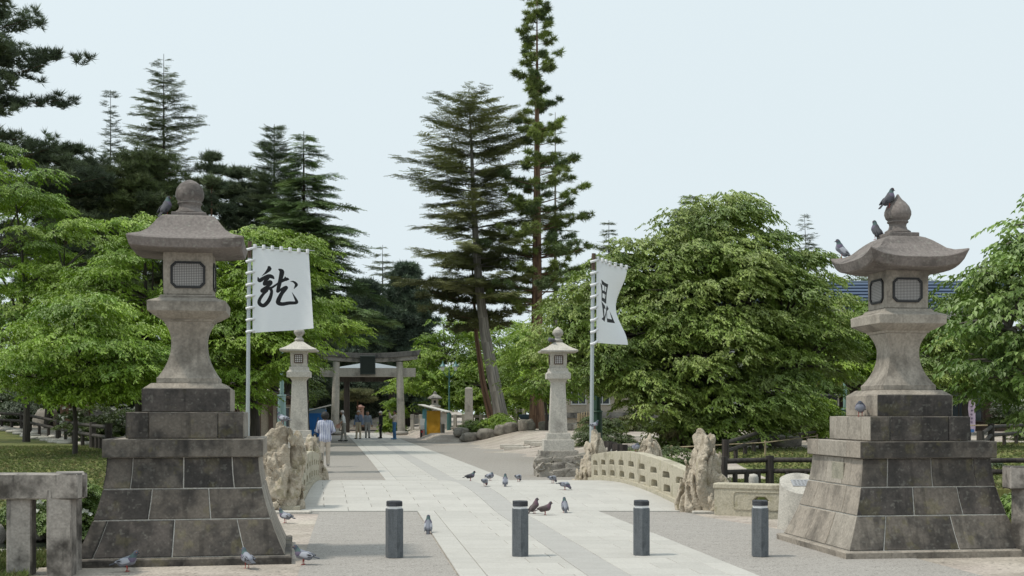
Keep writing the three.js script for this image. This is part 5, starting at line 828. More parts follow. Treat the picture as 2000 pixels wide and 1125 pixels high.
// A conifer: leaning trunk, whorls of branches; each branch carries fronds, tufts or clumps
function conifer(o) {
  const R = rngOf(o.seed), t = thing(o.name ?? 'fir_tree', o.label, 'tree', [o.x, o.base ?? gy(o.x, o.d), -o.d], 0, o.group), geos = o.kind === 'pine' ? TUFT : o.kind === 'cedar' ? CLUMP : FROND, sc = geos.map(() => new Scatter()), wood = [], q = new THREE.Quaternion();
  const spine = (f) => { const s = o.spine ?? [[0, 0, 0], [0, 1, 0]]; const i = Math.min(s.length - 2, Math.floor(f * (s.length - 1))), u = f * (s.length - 1) - i; return [lerp(s[i][0], s[i + 1][0], u), f * o.h, lerp(s[i][2] ?? 0, s[i + 1][2] ?? 0, u)]; };
  const tp = []; for (let i = 0; i <= 14; i++) { const f = i / 14, p = spine(f); tp.push([p[0] + 0.03 * o.r * pn(f * 9, o.seed), p[1] - (i ? 0 : 0.4), p[2], Math.max(0.015, o.r * (1 - f * 0.97) * (i ? 1 : 1.35))]); }
  part('trunk', limb(tp, 12), o.bark ?? M.barkDark, t);
  const col = o.col ?? [[0.045, 0.075, 0.03], [0.06, 0.095, 0.035], [0.035, 0.06, 0.026]];
  for (let w = 0; w < o.whorls; w++) {
    const f = o.from + (1 - o.from) * Math.pow((w + R() * 0.7) / o.whorls, o.even ?? 0.9), k = o.per + Math.floor(R() * 2), a0 = R() * 6.283, P0 = spine(Math.min(f, 0.995));
    for (let b = 0; b < k; b++) {
      if (R() < (o.miss ?? 0.12)) continue;
      const az = a0 + b * 6.283 / k + (R() - 0.5) * 0.7, side = o.side ? o.side(az) : 1, L = Math.max(0.25, o.prof(f) * (0.42 + R() * 0.75) * side), rise = o.rise(f) + (R() - 0.5) * 0.22, dx = Math.cos(az), dz = -Math.sin(az), c0 = col[Math.floor(R() * col.length)], bt = 0.8 + R() * 0.4;
      const at = (s) => V3(P0[0] + dx * L * s, P0[1] + L * (rise * s + (o.curl ?? -0.12) * s * s), P0[2] + dz * L * s);
      const e = at(1), m = at(0.5); if (L > 0.6) wood.push(limb([[...P0, 0.012 + o.r * 0.14 * (1 - f)], [m.x, m.y, m.z, 0.01 + o.r * 0.07 * (1 - f)], [e.x, e.y, e.z, 0.008]], 4, false));
      if (o.kind === 'pine' || o.kind === 'cedar') {
        const pads = o.kind === 'pine' ? Math.max(2, Math.round(L * 1.3)) : Math.max(2, Math.round(L * 1.9));
        for (let p = 0; p < pads; p++) { const s = lerp(o.inner ?? 0.35, 1, (p + R()) / pads), c = at(s), pw = (o.pad ?? 0.55) * (0.6 + R() * 0.7) * (0.6 + 0.4 * Math.min(1, L / 1.5)), lat = (R() - 0.5) * L * 0.55 * s; c.x += -dz * lat; c.z += dx * lat;
          for (let n = 0; n < (o.tufts ?? 16); n++) { const a = R() * 6.283, r = Math.sqrt(R()) * pw; tmpV.set(c.x + Math.cos(a) * r, c.y + (R() - 0.35) * pw * (o.padH ?? 0.45), c.z + Math.sin(a) * r); qOf(R() * 6.283, (R() - 0.5) * 1.3, (R() - 0.5) * 1.3, q); const v = bt * (0.8 + R() * 0.4), i = Math.floor(R() * geos.length); sc[i].add(tmpV, q, (o.scale ?? 1) * (0.7 + R() * 0.6), [c0[0] * v, c0[1] * v, c0[2] * v]); } }
      } else {
        const step = (o.step ?? 0.3) * 0.8, n = Math.max(2, Math.ceil(L / step));
        for (let i = 0; i < n; i++) for (const sd of [-1, 1]) { const s = lerp(o.inner ?? 0.12, 0.98, (i + R() * 0.8) / n), c = at(s), fan = sd * (0.2 + R() * 0.8), len = (o.scale ?? 1) * (0.35 + 0.65 * (1 - s * 0.55)) * (0.6 + R() * 0.6) * Math.min(1.2, 0.45 + L * 0.25); tmpV.copy(c); tmpV.y += (R() - 0.5) * 0.1; qOf(az + fan, rise * 0.6 - (o.hang ?? 0.15) + (R() - 0.5) * 0.35, (R() - 0.5) * 0.7, q); const v = bt * (0.8 + R() * 0.4), gi = Math.floor(R() * geos.length); sc[gi].add(tmpV, q, len, [c0[0] * v, c0[1] * v, c0[2] * v]); }
      }
    }
  }
  if (wood.length) part('branches', join(wood), o.bark ?? M.barkDark, t);
  sc.forEach((s, i) => s.m.length && s.build('needles', geos[i], M.needle, t)); return t;
}
// --- left side
broadleaf({ seed: 1, label: 'slender young tree on the lawn with wide drooping bright green crown', x: -14, d: 40, trunk: 0.07, fork: 2.6, lobes: [[0.2, 3.5, 0, 2.6, 1.7, 2.2], [-1.2, 2.9, 0.4, 1.7, 1.2, 1.6], [1.4, 3.0, 0.2, 1.7, 1.3, 1.6], [0.2, 4.7, 0, 1.3, 0.9, 1.3]], branches: 78, per: 46, green: 'cherry', group: 'bright green trees at the left' });
broadleaf({ seed: 2, label: 'tall bright green tree at the far left edge under the pine', x: -21, d: 54, trunk: 0.13, fork: 4, lobes: [[-1.5, 9.0, 0, 3.4, 3.0, 3], [1.8, 8.2, 0.5, 2.6, 2.3, 2.4], [-0.5, 11.3, 0, 2.3, 1.6, 2], [-3.5, 6.2, 0, 2.6, 2.2, 2.4], [0.8, 5.6, 1, 2.6, 1.8, 2.4]], branches: 120, per: 44, green: 'cherry', group: 'bright green trees at the left' });
broadleaf({ seed: 3, label: 'bright green tree directly behind the left lantern roof', x: -14.6, d: 49, trunk: 0.2, fork: 2.8, lobes: [[0.5, 6.4, 0, 2.8, 2.1, 2.5], [-1.6, 5.0, 0, 2.2, 2.0, 2], [1.8, 4.8, 0.5, 2.2, 2.0, 2], [0.2, 8.1, 0, 1.8, 1.0, 1.6], [0, 3.4, 0.6, 2.4, 1.3, 2]], branches: 120, per: 46, green: 'bright', group: 'bright green trees at the left' });
broadleaf({ seed: 4, label: 'bright green tree between the left lantern and the left banner', x: -9.9, d: 48, trunk: 0.18, fork: 2.8, lobes: [[0.4, 6.0, 0, 2.1, 2.2, 2], [1.2, 7.4, 0, 1.6, 1.1, 1.5], [-0.6, 8.3, 0, 1.2, 0.9, 1.2], [-0.8, 4.4, 0.3, 2.0, 1.7, 1.8], [0.9, 3.9, 0.6, 1.7, 1.5, 1.6], [-0.8, 2.6, 0.6, 1.6, 0.9, 1.4]], branches: 120, per: 46, green: 'bright', group: 'bright green trees at the left' });
broadleaf({ seed: 5, label: 'fresh green tree drooping behind the left granite lantern', x: -10.8, d: 60, trunk: 0.16, fork: 2.4, lobes: [[1.2, 6.3, 0, 2.0, 1.2, 2], [2.3, 5.6, 0.2, 1.2, 0.7, 1.2], [-0.6, 4.6, 0, 1.6, 1.9, 1.7]], branches: 64, per: 46, green: 'bright', group: 'bright green trees at the left' });
broadleaf({ seed: 6, label: 'shaded green tree on the hillside behind the left log fence', x: -24.5, d: 66, trunk: 0.2, fork: 2.5, lobes: [[0, 5.2, 0, 4, 2.6, 3], [3.5, 4.0, 0, 3, 2.2, 2.6], [-3, 4.4, 0, 3, 2.4, 2.6]], branches: 80, per: 44, green: 'mid', group: 'bright green trees at the left' });
broadleaf({ seed: 7, label: 'shaded leafy tree behind the timber hut at left', x: -14.5, d: 70, trunk: 0.2, fork: 2, lobes: [[-0.8, 4.6, 0, 2.4, 2.6, 2.6], [-4.6, 4.4, 0, 3, 2.4, 2.5]], branches: 80, per: 44, green: 'mid', group: 'bright green trees at the left' });
broadleaf({ seed: 8, name: 'azalea_bush', category: 'bush', label: 'white-flowering azalea bush on the slope left of the left lantern', x: -17.6, d: 52, lobes: [[0, 1.0, 0, 1.2, 0.9, 1], [1.5, 0.8, 0, 1, 0.8, 1]], branches: 40, per: 40, plate: 0.4, spray: 'small', green: 'shrub', bloom: 160, group: 'bushes' });
broadleaf({ seed: 9, name: 'azalea_bush', category: 'bush', label: 'white-flowering bush at the pond edge behind the left railing', x: -8.15, d: 22.8, base: -0.5, lobes: [[0, 0.42, 0, 0.55, 0.5, 0.5], [0.55, 0.3, 0.1, 0.4, 0.4, 0.4], [-0.6, 0.25, 0, 0.4, 0.35, 0.4]], branches: 34, per: 40, plate: 0.2, spray: 'small', scale: 0.7, green: 'mid', bloom: 60, group: 'bushes' });
const PINE = [[0.1, 0.135, 0.065], [0.13, 0.165, 0.075], [0.075, 0.105, 0.052]], FIRC = [[0.15, 0.19, 0.085], [0.19, 0.23, 0.1], [0.115, 0.15, 0.068]], FIRG = [[0.145, 0.22, 0.07], [0.19, 0.265, 0.08], [0.11, 0.175, 0.06]];
conifer({ seed: 21, name: 'pine_tree', kind: 'pine', label: 'towering dark pine cut by the left edge of the frame', x: -26.9, d: 62, h: 25, r: 0.4, whorls: 26, per: 4, from: 0.3, prof: (f) => 6.0 * Math.pow(1 - f, 0.5) + 0.6, miss: 0.2, rise: () => 0.28, curl: -0.05, side: (a) => 0.85 + 0.35 * Math.max(0, Math.cos(a)), pad: 0.75, tufts: 16, scale: 1.2, col: PINE, bark: M.barkRed, group: 'tall conifers at the left' });
conifer({ seed: 22, name: 'pine_tree', kind: 'pine', label: 'dark spreading pine right of the towering pine', x: -23.2, d: 65, h: 14.6, r: 0.3, whorls: 13, per: 5, from: 0.45, prof: (f) => 4.6 * Math.pow(1 - f, 0.55) + 0.5, miss: 0.2, rise: () => 0.2, pad: 0.7, tufts: 15, scale: 1.2, col: PINE, bark: M.barkRed, group: 'tall conifers at the left' });
conifer({ seed: 30, name: 'pine_tree', kind: 'pine', label: 'broad pine filling in below the thin cedar spire', x: -23.6, d: 70, h: 14.6, r: 0.28, whorls: 15, per: 6, from: 0.4, miss: 0.15, prof: (f) => 4.2 * Math.pow(1 - f, 0.5) + 0.4, rise: () => 0.25, pad: 0.75, padH: 0.6, tufts: 15, scale: 1.25, col: PINE, bark: M.barkRed, group: 'tall conifers at the left' });
conifer({ seed: 36, name: 'pine_tree', kind: 'pine', label: 'broad pine between the left finial and the dense pine', x: -16.2, d: 74, h: 14.8, r: 0.26, whorls: 15, per: 6, from: 0.3, miss: 0.15, prof: (f) => 4.0 * Math.pow(1 - f, 0.5) + 0.4, rise: () => 0.3, pad: 0.75, padH: 0.6, tufts: 14, scale: 1.25, col: PINE, bark: M.barkRed, group: 'tall conifers at the left' });
conifer({ seed: 23, label: 'fir with flat tiers and pointed top behind the left lantern', x: -22.3, d: 80, h: 22.4, r: 0.26, whorls: 26, per: 7, from: 0.45, even: 1, prof: (f) => 6.2 * Math.pow(1 - f, 0.72) + 0.2, rise: (f) => 0.05 + 0.2 * f, curl: -0.02, miss: 0.3, scale: 0.95, step: 0.34, col: FIRC, group: 'tall conifers at the left' });
conifer({ seed: 24, name: 'cedar_tree', label: 'thin ragged cedar spire left of the tiered fir', x: -24.1, d: 75, h: 19.6, r: 0.16, whorls: 30, per: 5, from: 0.5, prof: (f) => 0.3 + 3.0 * Math.pow(1 - f, 1.2), miss: 0.3, rise: () => 0.25, hang: 0, scale: 1.0, step: 0.24, inner: 0.3, col: PINE, group: 'tall conifers at the left' });
conifer({ seed: 25, name: 'pine_tree', kind: 'pine', label: 'rounded green pine crown just left of the left finial', x: -19.4, d: 66, h: 14.2, r: 0.28, whorls: 15, per: 6, from: 0.42, prof: (f) => 4.9 * Math.pow(1 - f, 0.55) + 0.3, miss: 0.15, rise: () => 0.35, pad: 0.7, padH: 0.7, tufts: 14, scale: 1.2, col: [[0.11, 0.15, 0.045], [0.14, 0.18, 0.055], [0.085, 0.115, 0.04]], bark: M.barkRed, group: 'tall conifers at the left' });
conifer({ seed: 26, name: 'pine_tree', kind: 'pine', label: 'dark pine crown just right of the left finial', x: -16.6, d: 69, h: 14.8, r: 0.22, whorls: 9, per: 5, from: 0.5, prof: (f) => 3.4 * Math.pow(1 - f, 0.7) + 0.25, miss: 0.2, rise: () => 0.55, curl: -0.2, pad: 0.5, padH: 0.7, tufts: 11, scale: 1.2, col: PINE, bark: M.barkRed, group: 'tall conifers at the left' });
conifer({ seed: 27, name: 'pine_tree', label: 'soft dense pine standing left of the big sloping cedar', x: -13.7, d: 72, h: 17.6, r: 0.3, whorls: 34, per: 7, from: 0.25, prof: (f) => 4.0 * Math.pow(1 - f, 0.8) + 0.25, miss: 0.18, rise: () => 0.4, curl: -0.15, hang: 0, scale: 1.25, step: 0.24, col: [[0.13, 0.175, 0.09], [0.165, 0.21, 0.105], [0.1, 0.14, 0.075]], group: 'tall conifers at the left' });
conifer({ seed: 28, name: 'cedar_tree', label: 'big layered cedar with long drooping branches above the left banner', x: -11.0, d: 66, h: 16.4, r: 0.3, whorls: 34, per: 7, from: 0.34, even: 1, prof: (f) => 6.3 * Math.pow(1 - f, 0.85) + 0.3, rise: (f) => 0.02 + 0.15 * f, curl: -0.2, miss: 0.15, side: (a) => 0.85 + 0.3 * Math.max(0, Math.cos(a)), hang: 0.3, scale: 1.05, step: 0.26, col: FIRG, group: 'tall conifers at the left' });
conifer({ seed: 29, label: 'distant pale fir above the torii', x: -11.6, d: 112, h: 16.6, r: 0.25, whorls: 26, per: 6, from: 0.1, prof: (f) => 4.6 * Math.pow(1 - f, 0.75) + 0.2, rise: () => 0.1, scale: 1.3, step: 0.42, col: FIRC, group: 'conifers beyond the torii' });
[[-12.8, 108, 12.8, 'dark cedar left of the distant pale fir'], [-9.2, 110, 14, 'dark cedar right of the distant pale fir'], [-15.8, 112, 11.5, 'dark cedar above the left torii pillar']].forEach(([x, d, h, l], i) => conifer({ seed: 31 + i, kind: 'cedar', name: 'cedar_tree', label: l, x, d, h, r: 0.3, whorls: 22, per: 6, from: 0.08, prof: (f) => 3 * Math.pow(1 - f, 0.6) + 0.4, rise: () => 0.25, pad: 0.75, padH: 0.9, tufts: 10, scale: 1.6, inner: 0.45, col: [[0.06, 0.095, 0.055], [0.08, 0.12, 0.065], [0.05, 0.08, 0.048]], group: 'conifers beyond the torii' }));
// --- centre
conifer({ seed: 41, label: 'leaning grey-trunked fir with flat tiers right of the torii', x: -0.45, d: 72, base: 0.4, h: 19.8, r: 0.42, spine: [[0, 0], [-0.55, 0], [-1.1, 0], [-1.45, 0], [-1.65, 0], [-1.8, 0], [-1.9, 0], [-2.05, 0]], whorls: 23, per: 6, from: 0.38, even: 0.95, prof: (f) => (f < 0.6 ? 5.0 : 5.0 * Math.pow((1 - f) / 0.4, 0.42)) + 0.15, rise: (f) => -0.05 + 0.42 * f * f, curl: 0.02, miss: 0.26, scale: 1.0, step: 0.3, col: [[0.19, 0.215, 0.075], [0.24, 0.26, 0.09], [0.145, 0.17, 0.06]], bark: M.barkGrey, group: 'tall conifers at the centre' });
conifer({ seed: 42, kind: 'cedar', name: 'cedar_tree', label: 'tallest red-barked cedar with clumped spire reaching the top edge', x: 1.4, d: 70, base: 0.4, h: 24.3, r: 0.42, whorls: 46, per: 4, from: 0.27, even: 0.95, prof: (f) => 0.75 + 4.6 * Math.pow(1 - f, 1.3), rise: (f) => -0.05 + 0.2 * f, curl: 0.22, pad: 0.27, padH: 0.7, tufts: 5, scale: 0.82, miss: 0.4, inner: 0.45, col: [[0.15, 0.2, 0.04], [0.2, 0.255, 0.05], [0.1, 0.145, 0.045]], bark: M.barkRed, group: 'tall conifers at the centre' });
conifer({ seed: 43, label: 'thin half-bare fir just right of the tallest cedar', x: 2.6, d: 75, base: 0.4, h: 19.2, r: 0.2, whorls: 22, per: 4, from: 0.4, prof: (f) => 3.2 * Math.pow(1 - f, 0.7) + 0.2, rise: () => 0.1, miss: 0.4, scale: 0.8, step: 0.5, col: FIRC, bark: M.barkGrey, group: 'tall conifers at the centre' });
conifer({ seed: 44, name: 'pine_tree', kind: 'pine', label: 'red pine with crooked limbs left of the leaning fir trunk', x: -2.6, d: 74, base: 0.3, h: 11.5, r: 0.24, spine: [[1.6, 0], [0.9, 0], [0.5, 0], [0.3, 0], [0.2, 0]], whorls: 8, per: 4, from: 0.5, prof: (f) => 4.3 * Math.pow(1 - f, 0.35), rise: () => 0.05, curl: 0.05, pad: 0.8, tufts: 18, miss: 0.25, scale: 1.15, side: (a) => 0.7 + 0.5 * Math.max(0, -Math.cos(a)), col: [[0.13, 0.15, 0.05], [0.16, 0.18, 0.055], [0.1, 0.12, 0.04]], bark: M.barkRed, group: 'tall conifers at the centre' });
[[-4.9, 92, 3.2, 6.0, 'bright', 'leafy tree right of the torii top'], [-2.6, 93, 3.2, 5.6, 'bright', 'fresh green tree behind the street lamp'], [-0.4, 89.5, 3.4, 5.4, 'bright', 'green tree behind the leaning fir trunk'], [2.6, 84, 3.2, 5.6, 'bright', 'fresh green tree behind the red-barked trunk']].forEach(([x, d, r, y, g, l], i) => broadleaf({ seed: 51 + i, label: l, x, d, trunk: 0.18, fork: 2, lobes: [[0, y, 0, r * 0.8, 2.4, 2.2], [-r * 0.5, y - 2, 0.4, r * 0.7, 1.8, 2], [r * 0.5, y - 2.2, 0.4, r * 0.7, 1.8, 2], [0, y - 3.4, 0.8, r * 0.8, 1.2, 2]], branches: 80, per: 32, plate: 0.9, spray: 'big', green: g, group: 'leafy trees behind the stalls' }));
broadleaf({ seed: 56, label: 'small leafy tree between the red trunk and the granite lantern', x: 1.75, d: 64, trunk: 0.07, fork: 1.8, lobes: [[0.1, 3.2, 0, 1.9, 1.7, 1.6], [-0.9, 4.3, 0, 1.5, 0.9, 1.4], [1.2, 4.4, 0, 1.5, 1.0, 1.4], [0.3, 1.8, 0.3, 0.6, 0.6, 0.6]], branches: 62, per: 38, green: 'cherry', group: 'leafy trees behind the stalls' });
broadleaf({ seed: 57, label: 'dark leafy trees massed behind the shrine hall at the left', x: -19.5, d: 108, trunk: 0.2, fork: 2, lobes: [[0, 5.5, 0, 4, 4, 3], [4, 7, -3, 3, 3, 3]], branches: 70, per: 34, plate: 1, spray: 'big', green: 'dark', group: 'leafy trees behind the stalls' });
conifer({ seed: 58, name: 'garden_pine', kind: 'pine', label: 'low trained pine with flat pads in front of the shrine hall', x: -12.6, d: 102, h: 3.4, r: 0.14, whorls: 4, per: 7, from: 0.75, prof: () => 1.5, rise: () => 0.02, pad: 0.5, tufts: 20, scale: 0.9, miss: 0.05, col: [[0.14, 0.15, 0.06], [0.17, 0.18, 0.07], [0.11, 0.12, 0.05]], bark: M.barkRed });
broadleaf({ seed: 59, name: 'clipped_shrub', category: 'bush', label: 'clipped pale green shrub tiers beside the right torii pillar', x: -8.85, d: 92, lobes: [[0, 0.7, 0, 0.8, 0.6, 0.7], [0.1, 1.6, 0, 0.75, 0.5, 0.7], [0, 2.4, 0, 0.5, 0.35, 0.5]], branches: 44, per: 34, plate: 0.35, spray: 'small', green: 'bright', group: 'bushes' });
[[-1.75, 69, 0.8, 'mid', 'round green bush right of the stone monument', 0], [-0.9, 67.5, 0.72, 'bright', 'light green bush at the foot of the leaning fir', 20]].forEach(([x, d, r, g, l, bl], i) => broadleaf({ seed: 61 + i, name: 'round_bush', category: 'bush', label: l, x, d, lobes: [[0, 0.55, 0, r, 0.55, r * 0.8], [0.5, 0.4, 0.2, r * 0.7, 0.45, 0.6]], branches: 26, per: 34, plate: 0.3, spray: 'small', green: g, bloom: bl, group: 'bushes' }));
// --- right side
broadleaf({ seed: 71, label: 'huge spreading maple filling the middle right behind the right banner', x: 6.6, d: 42, trunk: 0.3, fork: 1.7, trunkTop: [-0.3, 1.9, 0], bark: M.barkDark, lobes: [[-0.2, 5.3, 0, 2.9, 2.2, 2.6], [0.1, 7.4, 0, 1.8, 1.0, 1.7], [-2.8, 4.4, 0.3, 2.4, 1.9, 2.2], [2.5, 4.8, 0, 1.9, 1.6, 2.0], [3.0, 3.2, 0.6, 1.7, 1.3, 1.6], [-3.9, 3.1, 0.5, 1.7, 1.3, 1.6], [-0.6, 3.2, 1.2, 2.6, 1.5, 2.0], [0.9, 2.1, 1.4, 1.8, 1.0, 1.5], [-1.9, 1.6, 1.6, 1.1, 0.7, 1.0], [1.7, 6.4, 0, 1.6, 1.0, 1.5], [-4.6, 4.6, 0, 1.0, 0.9, 1.0], [-1.6, 6.3, 0, 1.7, 1.1, 1.5], [1.2, 5.2, 1.2, 2.0, 1.6, 1.4], [-2.4, 2.6, 1.2, 1.6, 1.0, 1.3], [0.3, 1.3, 1.6, 1.5, 0.7, 1.2], [-0.9, 1.1, 0.8, 1.2, 0.6, 1.0], [1.8, 1.3, 1.0, 1.3, 0.6, 1.0], [2.7, 6.5, 0, 0.9, 0.5, 0.8], [-3.3, 6.0, 0, 0.9, 0.5, 0.8], [0.5, 8.15, 0, 0.8, 0.5, 0.8], [-5.0, 3.6, 0.2, 0.8, 0.5, 0.7]], branches: 440, per: 40, green: 'maple', twigEvery: 2, group: 'garden trees at the right' });
broadleaf({ seed: 72, name: 'weeping_shrub', category: 'bush', label: 'dome-shaped bright green weeping tree behind the right log fence', x: 11.9, d: 51, trunk: 0.08, fork: 1, lobes: [[-0.3, 1.4, 0, 1.35, 1.35, 1.2], [0.5, 0.9, 0.2, 1.1, 0.9, 1]], branches: 60, per: 40, plate: 0.45, sag: 1.1, hang: 2, spray: 'small', green: 'bright', group: 'garden trees at the right' });
broadleaf({ seed: 73, label: 'vivid green maple left of the right lantern chamber', x: 13.1, d: 48, trunk: 0.14, fork: 1.9, lobes: [[0, 4.7, 0, 1.5, 1.0, 1.4], [-0.9, 3.5, 0.3, 1.4, 1.1, 1.3], [1.1, 3.5, 0.2, 1.4, 1.1, 1.3]], branches: 84, per: 40, plate: 0.6, green: 'bright', group: 'garden trees at the right' });
broadleaf({ seed: 74, label: 'vivid green maple right of the right lantern chamber', x: 14.9, d: 41, trunk: 0.12, fork: 1.7, lobes: [[0, 4.2, 0, 1.5, 1.2, 1.4], [-1.0, 3.1, 0.2, 1.3, 1.0, 1.2], [1.3, 3.0, 0, 1.4, 1.1, 1.3]], branches: 76, per: 40, plate: 0.5, green: 'maple', group: 'garden trees at the right' });
broadleaf({ seed: 75, label: 'near cherry tree with large pale-backed leaves at the right edge', x: 8.7, d: 18.2, base: 0, trunk: 0.16, fork: 1.9, trunkTop: [0, 2.3, 0], bark: M.barkGrey, lobes: [[-0.6, 3.4, 0, 1.35, 1.0, 1.2], [-0.3, 4.35, 0, 1.1, 0.65, 1.0], [-1.5, 3.0, 0.1, 0.8, 0.6, 0.7], [-1.35, 4.1, 0, 0.75, 0.35, 0.6], [-1.2, 2.25, 0.2, 1.0, 0.45, 0.8], [-0.6, 2.0, 0.2, 1.0, 0.5, 0.8], [0.5, 3.2, 0, 1.2, 1.1, 1]], branches: 150, per: 24, plate: 0.34, thick: 0.6, spray: 'near', scale: 0.95, green: 'near', twigEvery: 1, group: 'garden trees at the right' });
broadleaf({ seed: 76, name: 'leafy_shrub', category: 'bush', label: 'leafy shrub below the near cherry beside the right railing', x: 7.05, d: 16.6, base: 0, lobes: [[0, 0.75, 0, 0.55, 0.5, 0.5], [0.5, 0.95, 0, 0.6, 0.5, 0.5], [0.2, 0.35, 0.1, 0.6, 0.35, 0.5]], branches: 34, per: 22, plate: 0.25, spray: 'near', scale: 0.9, green: 'near', group: 'bushes' });
broadleaf({ seed: 77, label: 'dark leafy tree behind the right lantern shaft', x: 18.2, d: 56, trunk: 0.14, fork: 1.8, lobes: [[-1, 3.3, 0, 2.6, 1.6, 2], [1.4, 3.0, 0, 2.0, 1.4, 1.8], [0.2, 4.7, 0, 1.8, 1.0, 1.6]], branches: 80, per: 40, green: 'mid', group: 'garden trees at the right' });
broadleaf({ seed: 78, label: 'mid green trees rising beyond the blue roof at the right', x: 33, d: 108, trunk: 0.2, fork: 4, lobes: [[0, 12, 0, 4, 2.4, 3], [-4, 10.8, 0, 3, 2, 2.5]], branches: 70, per: 34, plate: 1, spray: 'big', green: 'mid', group: 'garden trees at the right' });
conifer({ seed: 81, name: 'cedar_tree', label: 'flat-topped conifer rising behind the huge maple', x: 12.6, d: 88, h: 16.2, r: 0.25, whorls: 26, per: 6, from: 0.35, prof: (f) => 4.6 * Math.pow(1 - f, 0.6) + 0.2, rise: (f) => 0.2, curl: -0.14, hang: 0.3, scale: 1.25, step: 0.34, col: FIRG, group: 'conifers at the right' });
conifer({ seed: 82, label: 'distant fir just right of the tallest cedar', x: 7.6, d: 98, h: 16, r: 0.24, whorls: 24, per: 6, from: 0.3, prof: (f) => 4.4 * Math.pow(1 - f, 0.8) + 0.2, rise: () => 0.12, scale: 1.2, step: 0.4, miss: 0.2, col: FIRC, group: 'conifers at the right' });
conifer({ seed: 83, label: 'sparse leaning fir on the skyline left of the right lantern', x: 23.4, d: 100, h: 16.8, r: 0.2, spine: [[0.9, 0], [0.4, 0], [0, 0]], whorls: 26, per: 5, from: 0.4, prof: (f) => 3.6 * Math.pow(1 - f, 0.85) + 0.25, rise: () => 0.05, miss: 0.3, scale: 1.0, step: 0.36, col: FIRC, group: 'conifers at the right' });
[[5.6, 60, 'azalea', 'brownish azalea bush behind the right banner pole'], [3.9, 58, 'shrub', 'clipped green bush behind the granite lantern foot'], [6.9, 58.5, 'shrub', 'clipped bush left of the bamboo rail'], [5.0, 40.5, 'azalea', 'yellow-green azalea in front of the maple trunk'], [3.6, 34.2, 'shrub', 'dark bush behind the pointed bank rock'], [9.2, 33, 'azalea', 'low brown-green azalea hedge on the grassy mound'], [10.9, 31.5, 'dark', 'dark clipped bush near the right lantern base'], [8.3, 30, 'shrub', 'mossy low bush beside the log fence'], [6.2, 43.2, 'mid', 'green bush at the foot of the huge maple'], [8.6, 44.5, 'mid', 'green bush right of the huge maple trunk'], [3.2, 47, 'shrub', 'dark green bush left of the maple'], [13.4, 44, 'shrub', 'bush behind the mound fence'], [20.6, 50.5, 'shrub', 'clipped bush below the pink banner'], [23, 51, 'bright', 'clipped bush right of the pink banner']].forEach(([x, d, g, l], i) => broadleaf({ seed: 91 + i, name: 'clipped_bush', category: 'bush', label: l, x, d, lobes: [[0, 0.38, 0, 0.75, 0.42, 0.6], [0.6, 0.32, 0.1, 0.6, 0.34, 0.5]], branches: 26, per: 34, plate: 0.28, spray: 'small', scale: 0.8, green: g, group: 'bushes' }));
broadleaf({ seed: 103, name: 'leafy_plant', category: 'bush', label: 'broad-leaved ground plants between the two log fences', x: 10.2, d: 35.5, lobes: [[0, 0.35, 0, 1.2, 0.35, 0.6], [1.2, 0.4, 0, 0.8, 0.35, 0.5]], branches: 26, per: 26, plate: 0.35, spray: 'cherry', green: 'mid', group: 'bushes' });
broadleaf({ seed: 104, name: 'azalea_bush', category: 'bush', label: 'white blossoming bush at the right edge in front of the shop', x: 22.4, d: 56, lobes: [[0, 1.1, 0, 0.9, 0.7, 0.7]], branches: 20, per: 30, plate: 0.4, spray: 'small', green: 'shrub', bloom: 420, group: 'bushes' });
// --- undergrowth and trees closing the hillside at the left
[[-31, 76, 'far left'], [-26.5, 77, 'above the tall boulder'], [-22.5, 74, 'above the stone path'], [-19, 72, 'left of the timber hut'], [-34, 72, 'at the left frame edge']].forEach(([x, d, w], i) => broadleaf({ seed: 121 + i, name: 'hill_shrub', category: 'bush', label: 'dense dark shrub on the hillside ' + w, x, d, lobes: [[0, 0.9, 0, 2.4, 1.3, 1.4], [1.5, 0.6, 0.6, 1.6, 0.9, 1.2], [-1.2, 1.6, -0.4, 1.8, 1.2, 1.4]], branches: 40, per: 34, plate: 0.7, spray: 'big', green: 'dark', group: 'hillside shrubs' }));
[[-34, 84, 'farthest left'], [-28.5, 88, 'behind the towering pine'], [-22.5, 86, 'under the tiered fir'], [-17.2, 84, 'left of the blue stall'], [-39, 78, 'outside the left pines']].forEach(([x, d, w], i) => broadleaf({ seed: 131 + i, label: 'shaded woodland tree on the hill ' + w, x, d, trunk: 0.2, fork: 2.5, lobes: [[0, 5.5, 0, 3.4, 2.6, 2.4], [0.8, 2.6, 0.8, 3.2, 2.2, 2.2], [-1, 8, -0.5, 2.6, 1.8, 2]], branches: 74, per: 32, plate: 1, spray: 'big', green: 'mid', group: 'woodland trees on the hill' }));
[[12, 92, 'behind the flat-topped conifer'], [17.5, 74, 'behind the vivid maple'], [6.8, 90, 'behind the plaster house']].forEach(([x, d, w], i) => broadleaf({ seed: 141 + i, label: 'green backdrop tree ' + w, x, d, trunk: 0.2, fork: 2.5, lobes: [[0, 4.5, 0, 3.2, 2.4, 2.4], [0.6, 2.6, 0.8, 2.6, 1.8, 2], [-0.6, 6.6, -0.5, 2.4, 1.4, 2]], branches: 66, per: 32, plate: 1, spray: 'big', green: 'mid', group: 'garden trees at the right' }));
